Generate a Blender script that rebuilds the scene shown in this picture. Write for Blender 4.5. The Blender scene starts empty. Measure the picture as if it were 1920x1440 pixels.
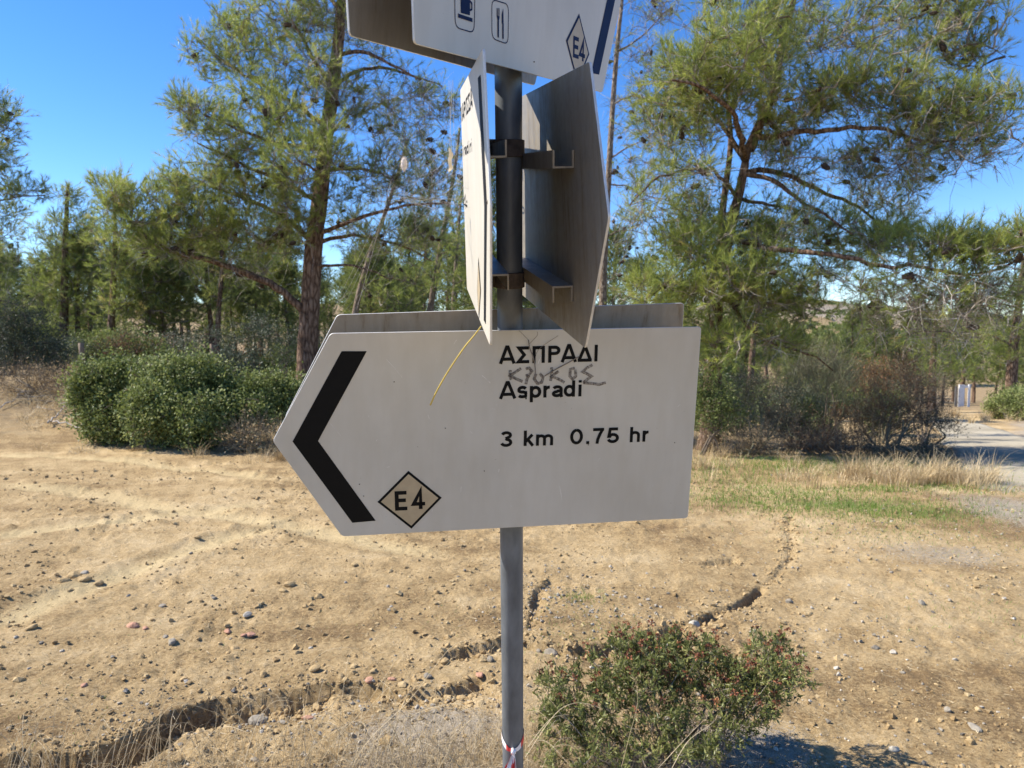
import bpy, math, random
import numpy as np
from mathutils import Vector

random.seed(7)
RNG = np.random.default_rng(11)
scene = bpy.context.scene
COL = scene.collection

# ------------------------------------------------------------------ camera, sky, sun, exposure
FPX = 1331.0
PITCH = math.radians(4.08)
EYE = np.array([0.0, 0.0, 1.6])
cam_d = bpy.data.cameras.new('camera')
cam = bpy.data.objects.new('camera', cam_d)
COL.objects.link(cam)
cam.location = EYE
cam.rotation_euler = (math.pi / 2 - PITCH, 0, 0)
cam_d.sensor_fit = 'HORIZONTAL'
cam_d.sensor_width = 36.0
cam_d.lens = FPX / 1920 * 36.0
cam_d.clip_start = 0.05
cam_d.clip_end = 6000
cam_d.dof.use_dof = True
cam_d.dof.focus_distance = 1.45
cam_d.dof.aperture_fstop = 9.0
scene.camera = cam

SUN_AZ = math.radians(82)     # measured from straight ahead (+y) towards the left (-x)
SUN_EL = math.radians(43)
TO_SUN = Vector((-math.sin(SUN_AZ) * math.cos(SUN_EL), math.cos(SUN_AZ) * math.cos(SUN_EL), math.sin(SUN_EL)))
world = bpy.data.worlds.new('World')
scene.world = world
world.use_nodes = True
wn = world.node_tree
for n in list(wn.nodes):
    wn.nodes.remove(n)
sky = wn.nodes.new('ShaderNodeTexSky')
sky.sky_type = 'NISHITA'
sky.sun_disc = False
sky.sun_elevation = SUN_EL
sky.sun_rotation = -SUN_AZ
sky.altitude = 300
sky.air_density = 0.85
sky.dust_density = 0.0
sky.ozone_density = 3.0
bg = wn.nodes.new('ShaderNodeBackground')
bg.inputs['Strength'].default_value = 0.128
out = wn.nodes.new('ShaderNodeOutputWorld')
hs = wn.nodes.new('ShaderNodeHueSaturation')
hs.inputs['Saturation'].default_value = 1.28
hs.inputs['Hue'].default_value = 0.509
wn.links.new(sky.outputs[0], hs.inputs['Color'])
wn.links.new(hs.outputs[0], bg.inputs['Color'])
wn.links.new(bg.outputs[0], out.inputs['Surface'])

sun_d = bpy.data.lights.new('sun', 'SUN')
sun_d.energy = 5.0
sun_d.angle = math.radians(0.53)
sun_d.color = (1.0, 0.93, 0.82)
sun = bpy.data.objects.new('sun', sun_d)
COL.objects.link(sun)
sun.rotation_euler = (-TO_SUN).to_track_quat('-Z', 'Y').to_euler()
sun.location = (-6, 4, 12)

scene.view_settings.view_transform = 'Standard'
scene.view_settings.look = 'None'
scene.view_settings.exposure = 0.92
scene.view_settings.gamma = 1.0
scene.view_settings.use_curve_mapping = False
scene.render.engine = 'CYCLES'
scene.cycles.max_bounces = 8
scene.cycles.transparent_max_bounces = 12
try:
    scene.cycles.use_denoising = True
    scene.cycles.denoising_prefilter = 'ACCURATE'
    scene.cycles.denoising_input_passes = 'RGB_ALBEDO_NORMAL'
except Exception:
    pass

# ------------------------------------------------------------------ picture <-> place
EX = np.array([1.0, 0, 0])
FW = np.array([0, math.cos(PITCH), -math.sin(PITCH)])
DN = np.array([0, -math.sin(PITCH), -math.cos(PITCH)])


def ray(px, py):
    return EX * ((px - 960) / FPX) + DN * ((py - 720) / FPX) + FW


def at(px, py, Y):
    """the point of the place seen in direction (px, py), Y metres ahead"""
    r = ray(px, py)
    return EYE + r * (Y / r[1])


# ------------------------------------------------------------------ noise and terrain
_T = np.random.default_rng(3).random((256, 256))


def vnoise(x, y):
    xi = np.floor(x).astype(int); yi = np.floor(y).astype(int)
    fx = x - xi; fy = y - yi
    fx = fx * fx * (3 - 2 * fx); fy = fy * fy * (3 - 2 * fy)
    a = _T[xi & 255, yi & 255]; b = _T[(xi + 1) & 255, yi & 255]
    c = _T[xi & 255, (yi + 1) & 255]; d = _T[(xi + 1) & 255, (yi + 1) & 255]
    return (a * (1 - fx) + b * fx) * (1 - fy) + (c * (1 - fx) + d * fx) * fy


def fbm(x, y, octv=4, lac=2.03, gain=0.5):
    s = 0; a = 1; t = 0
    for i in range(octv):
        s = s + a * (vnoise(x + 17.3 * i, y - 9.1 * i) - 0.5); t += a
        a *= gain; x = x * lac; y = y * lac
    return s / t * 2


def sstep(a, b, x):
    t = np.clip((x - a) / (b - a), 0, 1)
    return t * t * (3 - 2 * t)


def h_base(x, y):
    x = np.asarray(x, float); y = np.asarray(y, float)
    d = np.maximum(y, 0)
    az = x / np.maximum(d, 1.0)
    slope = 0.004 + 0.081 * sstep(0.0, 0.35, az)
    sp = np.logaddexp(0, (d - 8) / 2.0) * 2.0 - 0.04
    far = -slope * np.minimum(sp, 110) - 0.05 * np.maximum(d - 60, 0) * sstep(0.1, -0.1, az) * (d < 400) - 17 * sstep(0.1, -0.1, az) * (d >= 400)
    far = far + sstep(-0.36, -0.60, az) * sstep(9.6, 14.5, d) * 0.75 * (1 - sstep(30, 60, d))
    # hill across the valley on the right, distant rise on the left
    r = np.hypot(x, y)
    hr = sstep(120, 400, d) * (30 * sstep(0.02, 0.34, az) * (1 - 0.32 * sstep(0.42, 0.75, az)) - 2)
    hl = sstep(300, 1100, d) * 66 * sstep(0.1, -0.3, az)
    rough = sstep(80, 300, d) * (fbm(x / 60, y / 60, 4) * 7 + fbm(x / 14, y / 14, 3) * 1.4)
    return far + hr + hl + rough + fbm(x / 9, y / 9, 2) * 0.10 * sstep(3, 12, r)


def ground0(px, py):
    r = ray(px, py)
    t = 0.5
    for _ in range(4000):
        p = EYE + r * t
        hz = float(h_base(p[0], p[1]))
        if p[2] <= hz:
            break
        t += max(0.004, (p[2] - hz) * 0.35)
    return np.array([p[0], p[1], hz])


def polyline(pts):
    return np.array([ground0(*p)[:2] for p in pts])


GULLIES = [  # traced crest of the little scarp, depth (m), width (m)
    (polyline([(-60, 1446), (60, 1420), (150, 1412), (215, 1388), (260, 1362), (310, 1332), (400, 1306), (480, 1294), (560, 1292), (640, 1284)]), 0.15, 0.17),
    (polyline([(540, 1292), (620, 1288), (650, 1283), (700, 1288), (760, 1302), (830, 1298), (915, 1278)]), 0.08, 0.10),
    (polyline([(820, 1240), (860, 1226), (900, 1214), (945, 1200), (1010, 1208), (1060, 1216), (1112, 1214), (1200, 1196), (1290, 1172)]), 0.07, 0.10),
    (polyline([(985, 1185), (992, 1140), (1000, 1110), (1030, 1085)]), 0.032, 0.06),
    (polyline([(1285, 1172), (1320, 1160), (1345, 1148), (1395, 1128), (1430, 1102)]), 0.042, 0.06),
    (polyline([(1425, 1102), (1450, 1090), (1470, 1062), (1478, 1010), (1470, 960)]), 0.016, 0.05),
    (polyline([(1305, 1062), (1345, 1056), (1385, 1052)]), 0.03, 0.10),
    (polyline([(840, 1300), (880, 1292), (912, 1284)]), 0.06, 0.14),
]


TRACKS = [polyline(p) for p in ([(-60, 850), (200, 862), (400, 885), (560, 905)], [(-60, 905), (150, 925), (330, 955), (520, 985), (700, 1020), (930, 1065)], [(-40, 1190), (150, 1100), (300, 1050), (430, 1008), (620, 975)], [(-40, 1010), (140, 985), (300, 968), (520, 940)])]


def seg_dist(x, y, pl):
    best = np.full(x.shape, 1e9); sgn = np.zeros(x.shape); along = np.zeros(x.shape)
    acc = 0
    L = np.sum(np.hypot(*(pl[1:] - pl[:-1]).T))
    for a, b in zip(pl[:-1], pl[1:]):
        d = b - a; l2 = d @ d
        t = np.clip(((x - a[0]) * d[0] + (y - a[1]) * d[1]) / l2, 0, 1)
        qx = x - (a[0] + t * d[0]); qy = y - (a[1] + t * d[1])
        dd = np.hypot(qx, qy)
        s = np.sign(d[0] * (y - a[1]) - d[1] * (x - a[0]))
        m = dd < best
        best = np.where(m, dd, best); sgn = np.where(m, s, sgn)
        along = np.where(m, (acc + t * math.sqrt(l2)) / L, along)
        acc += math.sqrt(l2)
    return best, sgn, along


def h_fine(x, y):
    """near relief: clods, ruts, rills"""
    x = np.asarray(x, float); y = np.asarray(y, float)
    r = np.hypot(x, y)
    near = 1 - sstep(14, 30, r)
    h = fbm(x / 1.6, y / 1.6, 2) * 0.03 * near + fbm(x / 0.25, y / 0.25, 3) * 0.012 * near
    clod = np.clip(fbm(x / 0.55 + 5, y / 0.55, 2) * 1.3 + 0.10, 0, 1)
    leftish = sstep(0.6, -0.6, x / np.maximum(y, 1))
    lump = np.abs(fbm(x / 0.11, y / 0.11, 3))
    h = h + (lump - 0.25) * 0.060 * clod * near * (0.4 + 0.6 * leftish) + np.clip(fbm(x / 0.07 + 21, y / 0.07, 2) - 0.25, 0, 1) * 0.035 * near * (0.3 + 0.7 * clod)
    h = h + fbm(x / 0.045 + 3, y / 0.045, 2) * 0.009 * near
    # faint wheel ruts running to the left
    rut = np.sin((y - 0.28 * x) * 3.1 + fbm(x / 1.7, y / 1.7, 2) * 2.5)
    h = h + rut * 0.014 * sstep(4, 6, y) * (1 - sstep(9, 12, y)) * leftish
    m2 = (r > 3) & (r < 14)
    if np.any(m2):
        xs = x[m2] + fbm(x[m2] / 0.5, y[m2] / 0.5, 2) * 0.12; ys = y[m2] + fbm(x[m2] / 0.5 + 7, y[m2] / 0.5, 2) * 0.12; a2 = np.zeros(xs.shape)
        for pl in TRACKS:
            d, s_, al = seg_dist(xs, ys, pl); e_ = sstep(0, .1, al) * sstep(1, .85, al)
            a2 += e_ * (-0.022 * np.exp(-(d / 0.13) ** 2) + 0.016 * np.exp(-((d - 0.22) / 0.06) ** 2) * (1 + fbm(xs / .12, ys / .12, 2)))
        h = h.copy(); h[m2] += a2
    m = r < 9
    if np.any(m):
        xs = x[m] + fbm(x[m] / 0.4, y[m] / 0.4, 2) * 0.06 + fbm(x[m] / 0.05, y[m] / 0.05, 2) * 0.007; ys = y[m] + fbm(x[m] / 0.4 + 40, y[m] / 0.4, 2) * 0.07 + fbm(x[m] / 0.06 + 9, y[m] / 0.06, 2) * 0.008
        add = np.zeros(xs.shape)
        for pl, dep, wid in GULLIES:
            d, s, al = seg_dist(xs, ys, pl)
            ends = sstep(0, 0.07, al) * sstep(1, 0.93, al)
            sd = d * s     # + = far side
            prof = np.where(sd > 0, np.exp(-(sd / 0.011) ** 2), np.exp(-(np.maximum(-sd - wid * 0.35, 0) / (wid * 0.6)) ** 2))
            lip = np.exp(-((sd - 0.10) / 0.09) ** 2) * 0.25
            dv = dep * np.clip(0.85 + 0.9 * fbm(xs / 0.14, ys / 0.14, 3), 0.5, 1.25); add = np.minimum(add, -dv * prof * ends) + dep * lip * ends * 0.25
        h = h.copy(); h[m] += add
    return h


def H(x, y):
    x = np.atleast_1d(np.asarray(x, float)); y = np.atleast_1d(np.asarray(y, float))
    return h_base(x, y) + h_fine(x, y)


def ground(px, py):
    p = ground0(px, py)
    p[2] = H(p[0], p[1])[0]
    return p


# ------------------------------------------------------------------ mesh helpers
class MB:
    def __init__(self):
        self.v = []; self.q = []; self.t = []; self.tint = []; self.qm = []; self.tm = []; self.n = 0; self.poly = []

    def add(self, v, quads=None, tris=None, tint=0.5, mi=0, polys=None):
        v = np.asarray(v, float).reshape(-1, 3)
        if quads is not None and len(quads):
            q = np.asarray(quads, int).reshape(-1, 4) + self.n
            self.q.append(q); self.qm.append(np.full(len(q), mi))
        if tris is not None and len(tris):
            t = np.asarray(tris, int).reshape(-1, 3) + self.n
            self.t.append(t); self.tm.append(np.full(len(t), mi))
        if polys:
            for p in polys:
                self.poly.append(([i + self.n for i in p], mi))
        self.v.append(v)
        ti = np.asarray(tint, float)
        self.tint.append(np.full(len(v), float(ti)) if ti.ndim == 0 else ti)
        self.n += len(v)

    def mesh(self, name, mats=None, smooth=False):
        me = bpy.data.meshes.new(name)
        v = np.concatenate(self.v) if self.v else np.zeros((0, 3))
        t = np.concatenate(self.t) if self.t else np.zeros((0, 3), int)
        q = np.concatenate(self.q) if self.q else np.zeros((0, 4), int)
        mi = list(self.tm) + list(self.qm)
        pl = [np.array(p, int) for p, _ in self.poly]
        loops = np.concatenate([t.ravel(), q.ravel()] + pl) if (len(t) or len(q) or pl) else np.zeros(0, int)
        tot = np.concatenate([np.full(len(t), 3), np.full(len(q), 4), np.array([len(p) for p in pl], int)]).astype(int)
        start = np.concatenate([[0], np.cumsum(tot)[:-1]]).astype(int) if len(tot) else np.zeros(0, int)
        mids = np.concatenate(mi + [np.array([m for _, m in self.poly], int)]).astype(int) if len(tot) else np.zeros(0, int)
        me.vertices.add(len(v)); me.vertices.foreach_set('co', v.astype(np.float32).ravel())
        me.loops.add(len(loops)); me.loops.foreach_set('vertex_index', loops.astype(np.int32))
        me.polygons.add(len(tot)); me.polygons.foreach_set('loop_start', start.astype(np.int32)); me.polygons.foreach_set('loop_total', tot.astype(np.int32))
        me.polygons.foreach_set('material_index', mids.astype(np.int32))
        me.polygons.foreach_set('use_smooth', np.full(len(tot), bool(smooth)))
        a = me.attributes.new('tint', 'FLOAT', 'POINT')
        a.data.foreach_set('value', np.concatenate(self.tint).astype(np.float32) if self.tint else np.zeros(0, np.float32))
        for m in (mats if isinstance(mats, (list, tuple)) else [mats]):
            if m: me.materials.append(m)
        me.update(calc_edges=True); me.validate()
        return me

    def build(self, name, mats, parent=None, smooth=False, origin=None):
        if origin is not None:
            self.v = [a - np.asarray(origin) for a in self.v]
        o = bpy.data.objects.new(name, self.mesh(name, mats, smooth))
        COL.objects.link(o)
        if parent is not None:
            o.parent = parent
        elif origin is not None:
            o.location = origin
        return o


def tag(o, label=None, cat=None, group=None, kind=None):
    if label: o['label'] = label
    if cat: o['category'] = cat
    if group: o['group'] = group
    if kind: o['kind'] = kind
    return o


def empty(name, loc, label, cat, group=None):
    o = bpy.data.objects.new(name, None)
    o.empty_display_size = 0.1
    COL.objects.link(o); o.location = loc
    return tag(o, label, cat, group)


def nrm(v):
    v = np.asarray(v, float)
    return v / (np.linalg.norm(v, axis=-1, keepdims=True) + 1e-12)


def tube(mb, path, rad, sides=6, tint=0.5, mi=0, cap=True, rough=0.0):
    P = np.asarray(path, float); n = len(P)
    R = np.broadcast_to(np.asarray(rad, float), (n,))
    T = np.gradient(P, axis=0); T = nrm(T)
    ref = np.array([0.31, 0.17, 0.93]) if abs(nrm(P[-1] - P[0])[2]) < 0.8 else np.array([0.95, 0.2, 0.1])
    A = nrm(np.cross(T, ref)); B = np.cross(T, A)
    th = np.linspace(0, 2 * math.pi, sides, endpoint=False)
    ring = A[:, None, :] * np.cos(th)[None, :, None] + B[:, None, :] * np.sin(th)[None, :, None]
    rr = R[:, None, None]
    if rough:
        rr = rr * (1 + rough * (RNG.random((n, sides, 1)) - 0.5))
    V = (P[:, None, :] + ring * rr).reshape(-1, 3)
    i = np.arange(n - 1)[:, None] * sides; j = np.arange(sides)[None, :]; j2 = (j + 1) % sides
    Q = np.stack([i + j, i + j2, i + sides + j2, i + sides + j], -1).reshape(-1, 4)
    polys = [list(range(sides))[::-1], list(range((n - 1) * sides, n * sides))] if cap and sides > 3 else None
    tt = tint if np.ndim(tint) == 0 else np.repeat(tint, sides)
    mb.add(V, quads=Q, tint=tt, mi=mi, polys=polys)


def twigs(mb, P0, P1, P2, r, tint=0.5, mi=0):
    """many thin bent twigs at once"""
    P0, P1, P2 = map(np.asarray, (P0, P1, P2)); n = len(P0)
    if n == 0: return
    r = np.broadcast_to(np.asarray(r, float), (n,))
    T = nrm(P2 - P0); A = nrm(np.cross(T, nrm(RNG.normal(size=(n, 3)))))
    V = []
    for P, k in ((P0, 1.0), (P1, 0.8), (P2, 0.4)):
        V += [P - A * (r * k)[:, None], P + A * (r * k)[:, None]]
    V = np.stack(V, 1).reshape(-1, 3)
    base = np.arange(n)[:, None, None] * 6
    q = np.array([[0, 1, 3, 2], [2, 3, 5, 4]])
    mb.add(V, quads=(base + q[None]).reshape(-1, 4), tint=np.repeat(np.broadcast_to(tint, (n,)), 6), mi=mi)


def needles(mb, P, D, L, W, tint, mi=0):
    n = len(P)
    S = nrm(np.cross(D, RNG.normal(size=(n, 3)))) * (np.broadcast_to(W, (n,))[:, None] / 2)
    V = np.stack([P - S, P + S, P + D * np.broadcast_to(L, (n,))[:, None]], 1).reshape(-1, 3)
    mb.add(V, tris=np.arange(n * 3).reshape(-1, 3), tint=np.repeat(np.broadcast_to(tint, (n,)), 3), mi=mi)


def leaves(mb, P, D, L, W, tint, mi=0, fold=0.25):
    """folded pointed leaves, two triangles each side of the midrib joined"""
    n = len(P)
    L = np.broadcast_to(L, (n,))[:, None]; W = np.broadcast_to(W, (n,))[:, None]
    S = nrm(np.cross(D, RNG.normal(size=(n, 3)))); N = np.cross(S, D)
    a = P; c = P + D * L
    m = P + D * L * 0.5 - N * W * fold
    V = np.stack([a, m + S * W * 0.5 + N * W * fold * 1.6, c, m - S * W * 0.5 + N * W * fold * 1.6], 1).reshape(-1, 3)
    b = np.arange(n)[:, None] * 4
    t = np.concatenate([b + np.array([[0, 1, 2]]), b + np.array([[0, 2, 3]])])
    mb.add(V, tris=t, tint=np.repeat(np.broadcast_to(tint, (n,)), 4), mi=mi)


def blades(mb, B, h, lean, curve, w, tint, mi=0, seg=4):
    """grass blades: B base points, lean = unit sideways direction, curve = how far the tip bends over"""
    n = len(B); h = np.broadcast_to(h, (n,)); curve = np.broadcast_to(curve, (n,)); w = np.broadcast_to(w, (n,))
    up = np.array([0, 0, 1.0])
    side = nrm(np.cross(lean, up) + RNG.normal(size=(n, 3)) * 0.35)
    rows = []
    for k in range(seg + 1):
        t = k / seg
        c = B + up * (h * (t - 0.42 * np.minimum(curve, 1.6) * t * t * t))[:, None] + lean * (h * curve * t * t * 0.9)[:, None]
        ww = (w * (1 - 0.85 * t ** 1.4))[:, None] / 2
        rows += [c - side * ww, c + side * ww]
    V = np.stack(rows, 1).reshape(-1, 3)
    m = 2 * (seg + 1)
    q = np.array([[2 * k, 2 * k + 1, 2 * k + 3, 2 * k + 2] for k in range(seg)])
    mb.add(V, quads=(np.arange(n)[:, None, None] * m + q[None]).reshape(-1, 4), tint=np.repeat(np.broadcast_to(tint, (n,)), m), mi=mi)


def box_verts(o, a, b, c):
    """box from corner o along three edge vectors"""
    o, a, b, c = (np.asarray(k, float) for k in (o, a, b, c))
    v = [o, o + a, o + a + b, o + b, o + c, o + a + c, o + a + b + c, o + b + c]
    q = [(0, 3, 2, 1), (4, 5, 6, 7), (0, 1, 5, 4), (1, 2, 6, 5), (2, 3, 7, 6), (3, 0, 4, 7)]
    return np.array(v), q


_ICO = None


def ico():
    global _ICO
    if _ICO is None:
        import bmesh
        bm = bmesh.new(); bmesh.ops.create_icosphere(bm, subdivisions=2, radius=1)
        _ICO = (np.array([v.co[:] for v in bm.verts]), np.array([[v.index for v in f.verts] for f in bm.faces]))
        bm.free()
    return _ICO


# ------------------------------------------------------------------ materials
def mat(name):
    m = bpy.data.materials.new(name); m.use_nodes = True
    nt = m.node_tree
    return m, nt, nt.nodes, nt.links, nt.nodes['Principled BSDF']


def ramp(nodes, stops):
    r = nodes.new('ShaderNodeValToRGB'); cr = r.color_ramp
    while len(cr.elements) < len(stops): cr.elements.new(0.5)
    for e, (p, c) in zip(cr.elements, stops):
        e.position = p; e.color = (*c, 1)
    return r


def noise(nodes, links, scale, detail=4, vec=None, rough=0.55):
    n = nodes.new('ShaderNodeTexNoise'); n.inputs['Scale'].default_value = scale
    n.inputs['Detail'].default_value = detail; n.inputs['Roughness'].default_value = rough
    if vec is not None: links.new(vec, n.inputs['Vector'])
    return n


def coord(nodes, links, kind='Object', scale=None):
    tc = nodes.new('ShaderNodeTexCoord')
    if scale is None: return tc.outputs[kind]
    mp = nodes.new('ShaderNodeMapping'); mp.inputs['Scale'].default_value = scale
    links.new(tc.outputs[kind], mp.inputs['Vector'])
    return mp.outputs[0]


def attr(nodes, name):
    a = nodes.new('ShaderNodeAttribute'); a.attribute_name = name
    return a.outputs['Fac']


def leaf_mat(name, stops, rough=0.5, trans=0.3, spec=0.35):
    m, nt, N, L, bs = mat(name)
    r = ramp(N, stops); L.new(attr(N, 'tint'), r.inputs[0])
    L.new(r.outputs[0], bs.inputs['Base Color'])
    bs.inputs['Roughness'].default_value = rough
    bs.inputs['Specular IOR Level'].default_value = spec
    tr = N.new('ShaderNodeBsdfTranslucent'); L.new(r.outputs[0], tr.inputs['Color'])
    mx = N.new('ShaderNodeMixShader'); mx.inputs[0].default_value = trans
    L.new(bs.outputs[0], mx.inputs[1]); L.new(tr.outputs[0], mx.inputs[2])
    L.new(mx.outputs[0], N['Material Output'].inputs[0])
    return m


def plain(name, col, rough=0.6, metal=0.0, var=0.0, scale=30, bump=0.0, stretch=None):
    m, nt, N, L, bs = mat(name)
    v = coord(N, L, 'Object', stretch)
    n = noise(N, L, scale, 5, v)
    c0 = tuple(max(0, c * (1 - var)) for c in col); c1 = tuple(min(1, c * (1 + var)) for c in col)
    r = ramp(N, [(0.3, c0), (0.7, c1)]); L.new(n.outputs[0], r.inputs[0])
    L.new(r.outputs[0], bs.inputs['Base Color'])
    bs.inputs['Roughness'].default_value = rough; bs.inputs['Metallic'].default_value = metal
    if bump:
        b = N.new('ShaderNodeBump'); b.inputs['Strength'].default_value = bump; b.inputs['Distance'].default_value = 0.01
        L.new(n.outputs[0], b.inputs['Height']); L.new(b.outputs[0], bs.inputs['Normal'])
    return m


def tinted(name, stops, rough=0.8, bump=0.0, scale=40):
    m, nt, N, L, bs = mat(name)
    r = ramp(N, stops); L.new(attr(N, 'tint'), r.inputs[0])
    n = noise(N, L, scale, 5, coord(N, L))
    mx = N.new('ShaderNodeMix'); mx.data_type = 'RGBA'; mx.blend_type = 'MULTIPLY'; mx.inputs[0].default_value = 0.7
    g = ramp(N, [(0.3, (0.55, 0.55, 0.55)), (0.7, (1.1, 1.1, 1.1))]); L.new(n.outputs[0], g.inputs[0])
    L.new(r.outputs[0], mx.inputs[6]); L.new(g.outputs[0], mx.inputs[7])
    L.new(mx.outputs[2], bs.inputs['Base Color']); bs.inputs['Roughness'].default_value = rough
    bs.inputs['Specular IOR Level'].default_value = 0.25
    if bump:
        b = N.new('ShaderNodeBump'); b.inputs['Strength'].default_value = bump; b.inputs['Distance'].default_value = 0.01
        L.new(n.outputs[0], b.inputs['Height']); L.new(b.outputs[0], bs.inputs['Normal'])
    return m


def bark_mat(name, dark, mid, light, scale=14):
    m, nt, N, L, bs = mat(name)
    v = coord(N, L, 'Object', (1, 1, 0.28))
    vo = N.new('ShaderNodeTexVoronoi'); vo.feature = 'DISTANCE_TO_EDGE'; vo.inputs['Scale'].default_value = scale; L.new(v, vo.inputs['Vector'])
    n = noise(N, L, scale * 2.2, 6, v, 0.65)
    ad = N.new('ShaderNodeMath'); ad.operation = 'MULTIPLY_ADD'; ad.inputs[1].default_value = 1.4; L.new(vo.outputs[0], ad.inputs[0]); L.new(n.outputs[0], ad.inputs[2])
    r = ramp(N, [(0.38, dark), (0.6, mid), (0.95, light)]); L.new(ad.outputs[0], r.inputs[0])
    L.new(r.outputs[0], bs.inputs['Base Color']); bs.inputs['Roughness'].default_value = 0.9
    bs.inputs['Specular IOR Level'].default_value = 0.08
    b = N.new('ShaderNodeBump'); b.inputs['Strength'].default_value = 0.9; b.inputs['Distance'].default_value = 0.03
    L.new(ad.outputs[0], b.inputs['Height']); L.new(b.outputs[0], bs.inputs['Normal'])
    return m


def soil_mat():
    m, nt, N, L, bs = mat('bare soil')
    v = coord(N, L)
    big = noise(N, L, 0.55, 4, v); mid = noise(N, L, 4.5, 5, v); fine = noise(N, L, 55, 6, v, 0.7); grain = noise(N, L, 260, 3, v, 0.7)
    base = ramp(N, [(0.25, (0.24, 0.16, 0.078)), (0.42, (0.41, 0.288, 0.14)), (0.56, (0.51, 0.37, 0.192)), (0.78, (0.63, 0.485, 0.28))])
    s = N.new('ShaderNodeMath'); s.operation = 'ADD'; L.new(big.outputs[0], s.inputs[0])
    s1 = N.new('ShaderNodeMath'); s1.operation = 'MULTIPLY_ADD'; s1.inputs[1].default_value = 0.6; s1.inputs[2].default_value = -0.3; L.new(mid.outputs[0], s1.inputs[0]); L.new(s1.outputs[0], s.inputs[1])
    s2 = N.new('ShaderNodeMath'); s2.operation = 'MULTIPLY_ADD'; s2.inputs[1].default_value = 1.1; L.new(fine.outputs[0], s2.inputs[0]); s2.inputs[2].default_value = -0.55
    s3 = N.new('ShaderNodeMath'); s3.operation = 'ADD'; L.new(s.outputs[0], s3.inputs[0]); L.new(s2.outputs[0], s3.inputs[1])
    tn = noise(N, L, 1.0, 4, None, 0.6); mp = N.new('ShaderNodeMapping'); mp.inputs['Rotation'].default_value = (0, 0, 0.35); mp.inputs['Scale'].default_value = (0.28, 2.6, 1); L.new(v, mp.inputs['Vector']); L.new(mp.outputs[0], tn.inputs['Vector'])
    s4 = N.new('ShaderNodeMath'); s4.operation = 'MULTIPLY_ADD'; s4.inputs[1].default_value = 0.55; L.new(tn.outputs[0], s4.inputs[0]); s4.inputs[2].default_value = -0.275
    s5 = N.new('ShaderNodeMath'); s5.operation = 'ADD'; L.new(s3.outputs[0], s5.inputs[0]); L.new(s4.outputs[0], s5.inputs[1])
    L.new(s5.outputs[0], base.inputs[0])

    def mixin(prev, fac, stops, src):
        r = ramp(N, stops); L.new(src, r.inputs[0])
        mx = N.new('ShaderNodeMix'); mx.data_type = 'RGBA'
        L.new(fac, mx.inputs[0]); L.new(prev, mx.inputs[6]); L.new(r.outputs[0], mx.inputs[7])
        return mx.outputs[2]

    def patchy(name, lo, hi, src, k=0.9):
        a = N.new('ShaderNodeMath'); a.operation = 'MULTIPLY_ADD'; a.inputs[1].default_value = k; L.new(src, a.inputs[0])
        a.inputs[2].default_value = -k / 2
        b = N.new('ShaderNodeMath'); b.operation = 'ADD'; L.new(attr(N, name), b.inputs[0]); L.new(a.outputs[0], b.inputs[1])
        mr = N.new('ShaderNodeMapRange'); mr.inputs[1].default_value = lo; mr.inputs[2].default_value = hi; L.new(b.outputs[0], mr.inputs[0])
        return mr.outputs[0]
    c = base.outputs[0]
    # dark damp crumbs
    cr = ramp(N, [(0.60, (0, 0, 0)), (0.72, (0.75, 0.75, 0.75))]); L.new(grain.outputs[0], cr.inputs[0])
    mx = N.new('ShaderNodeMix'); mx.data_type = 'RGBA'; L.new(cr.outputs[0], mx.inputs[0]); L.new(c, mx.inputs[6]); mx.inputs[7].default_value = (0.19, 0.125, 0.06, 1); c = mx.outputs[2]
    # pale flecks of straw and grit
    vo = N.new('ShaderNodeTexVoronoi'); vo.inputs['Scale'].default_value = 75; L.new(v, vo.inputs['Vector'])
    fr = ramp(N, [(0.10, (0.8, 0.8, 0.8)), (0.17, (0, 0, 0))]); L.new(vo.outputs['Distance'], fr.inputs[0])
    mx = N.new('ShaderNodeMix'); mx.data_type = 'RGBA'; L.new(fr.outputs[0], mx.inputs[0]); L.new(c, mx.inputs[6]); mx.inputs[7].default_value = (0.56, 0.47, 0.32, 1); c = mx.outputs[2]
    c = mixin(c, patchy('track', 0.25, 0.95, fine.outputs[0], .7), [(0.3, (0.56, 0.43, 0.22)), (0.7, (0.72, 0.58, 0.33))], grain.outputs[0])
    c = mixin(c, patchy('gravel', 0.42, 0.62, fine.outputs[0], 1.3), [(0.33, (0.23, 0.185, 0.13)), (0.66, (0.57, 0.495, 0.385))], grain.outputs[0])
    c = mixin(c, patchy('litter', 0.35, 0.8, mid.outputs[0]), [(0.3, (0.16, 0.11, 0.06)), (0.7, (0.36, 0.27, 0.15))], fine.outputs[0])
    c = mixin(c, patchy('green', 0.45, 0.85, fine.outputs[0]), [(0.3, (0.07, 0.11, 0.03)), (0.7, (0.17, 0.20, 0.06))], grain.outputs[0])
    c = mixin(c, patchy('rock', 0.45, 0.6, big.outputs[0], 0.5), [(0.35, (0.20, 0.165, 0.12)), (0.65, (0.40, 0.34, 0.26))], mid.outputs[0])
    L.new(c, bs.inputs['Base Color']); bs.inputs['Roughness'].default_value = 0.95; bs.inputs['Specular IOR Level'].default_value = 0.15
    b1 = N.new('ShaderNodeBump'); b1.inputs['Strength'].default_value = 0.8; b1.inputs['Distance'].default_value = 0.03; L.new(fine.outputs[0], b1.inputs['Height'])
    b2 = N.new('ShaderNodeBump'); b2.inputs['Strength'].default_value = 0.8; b2.inputs['Distance'].default_value = 0.009; L.new(grain.outputs[0], b2.inputs['Height']); L.new(b1.outputs[0], b2.inputs['Normal'])
    L.new(b2.outputs[0], bs.inputs['Normal'])
    return m


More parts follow.
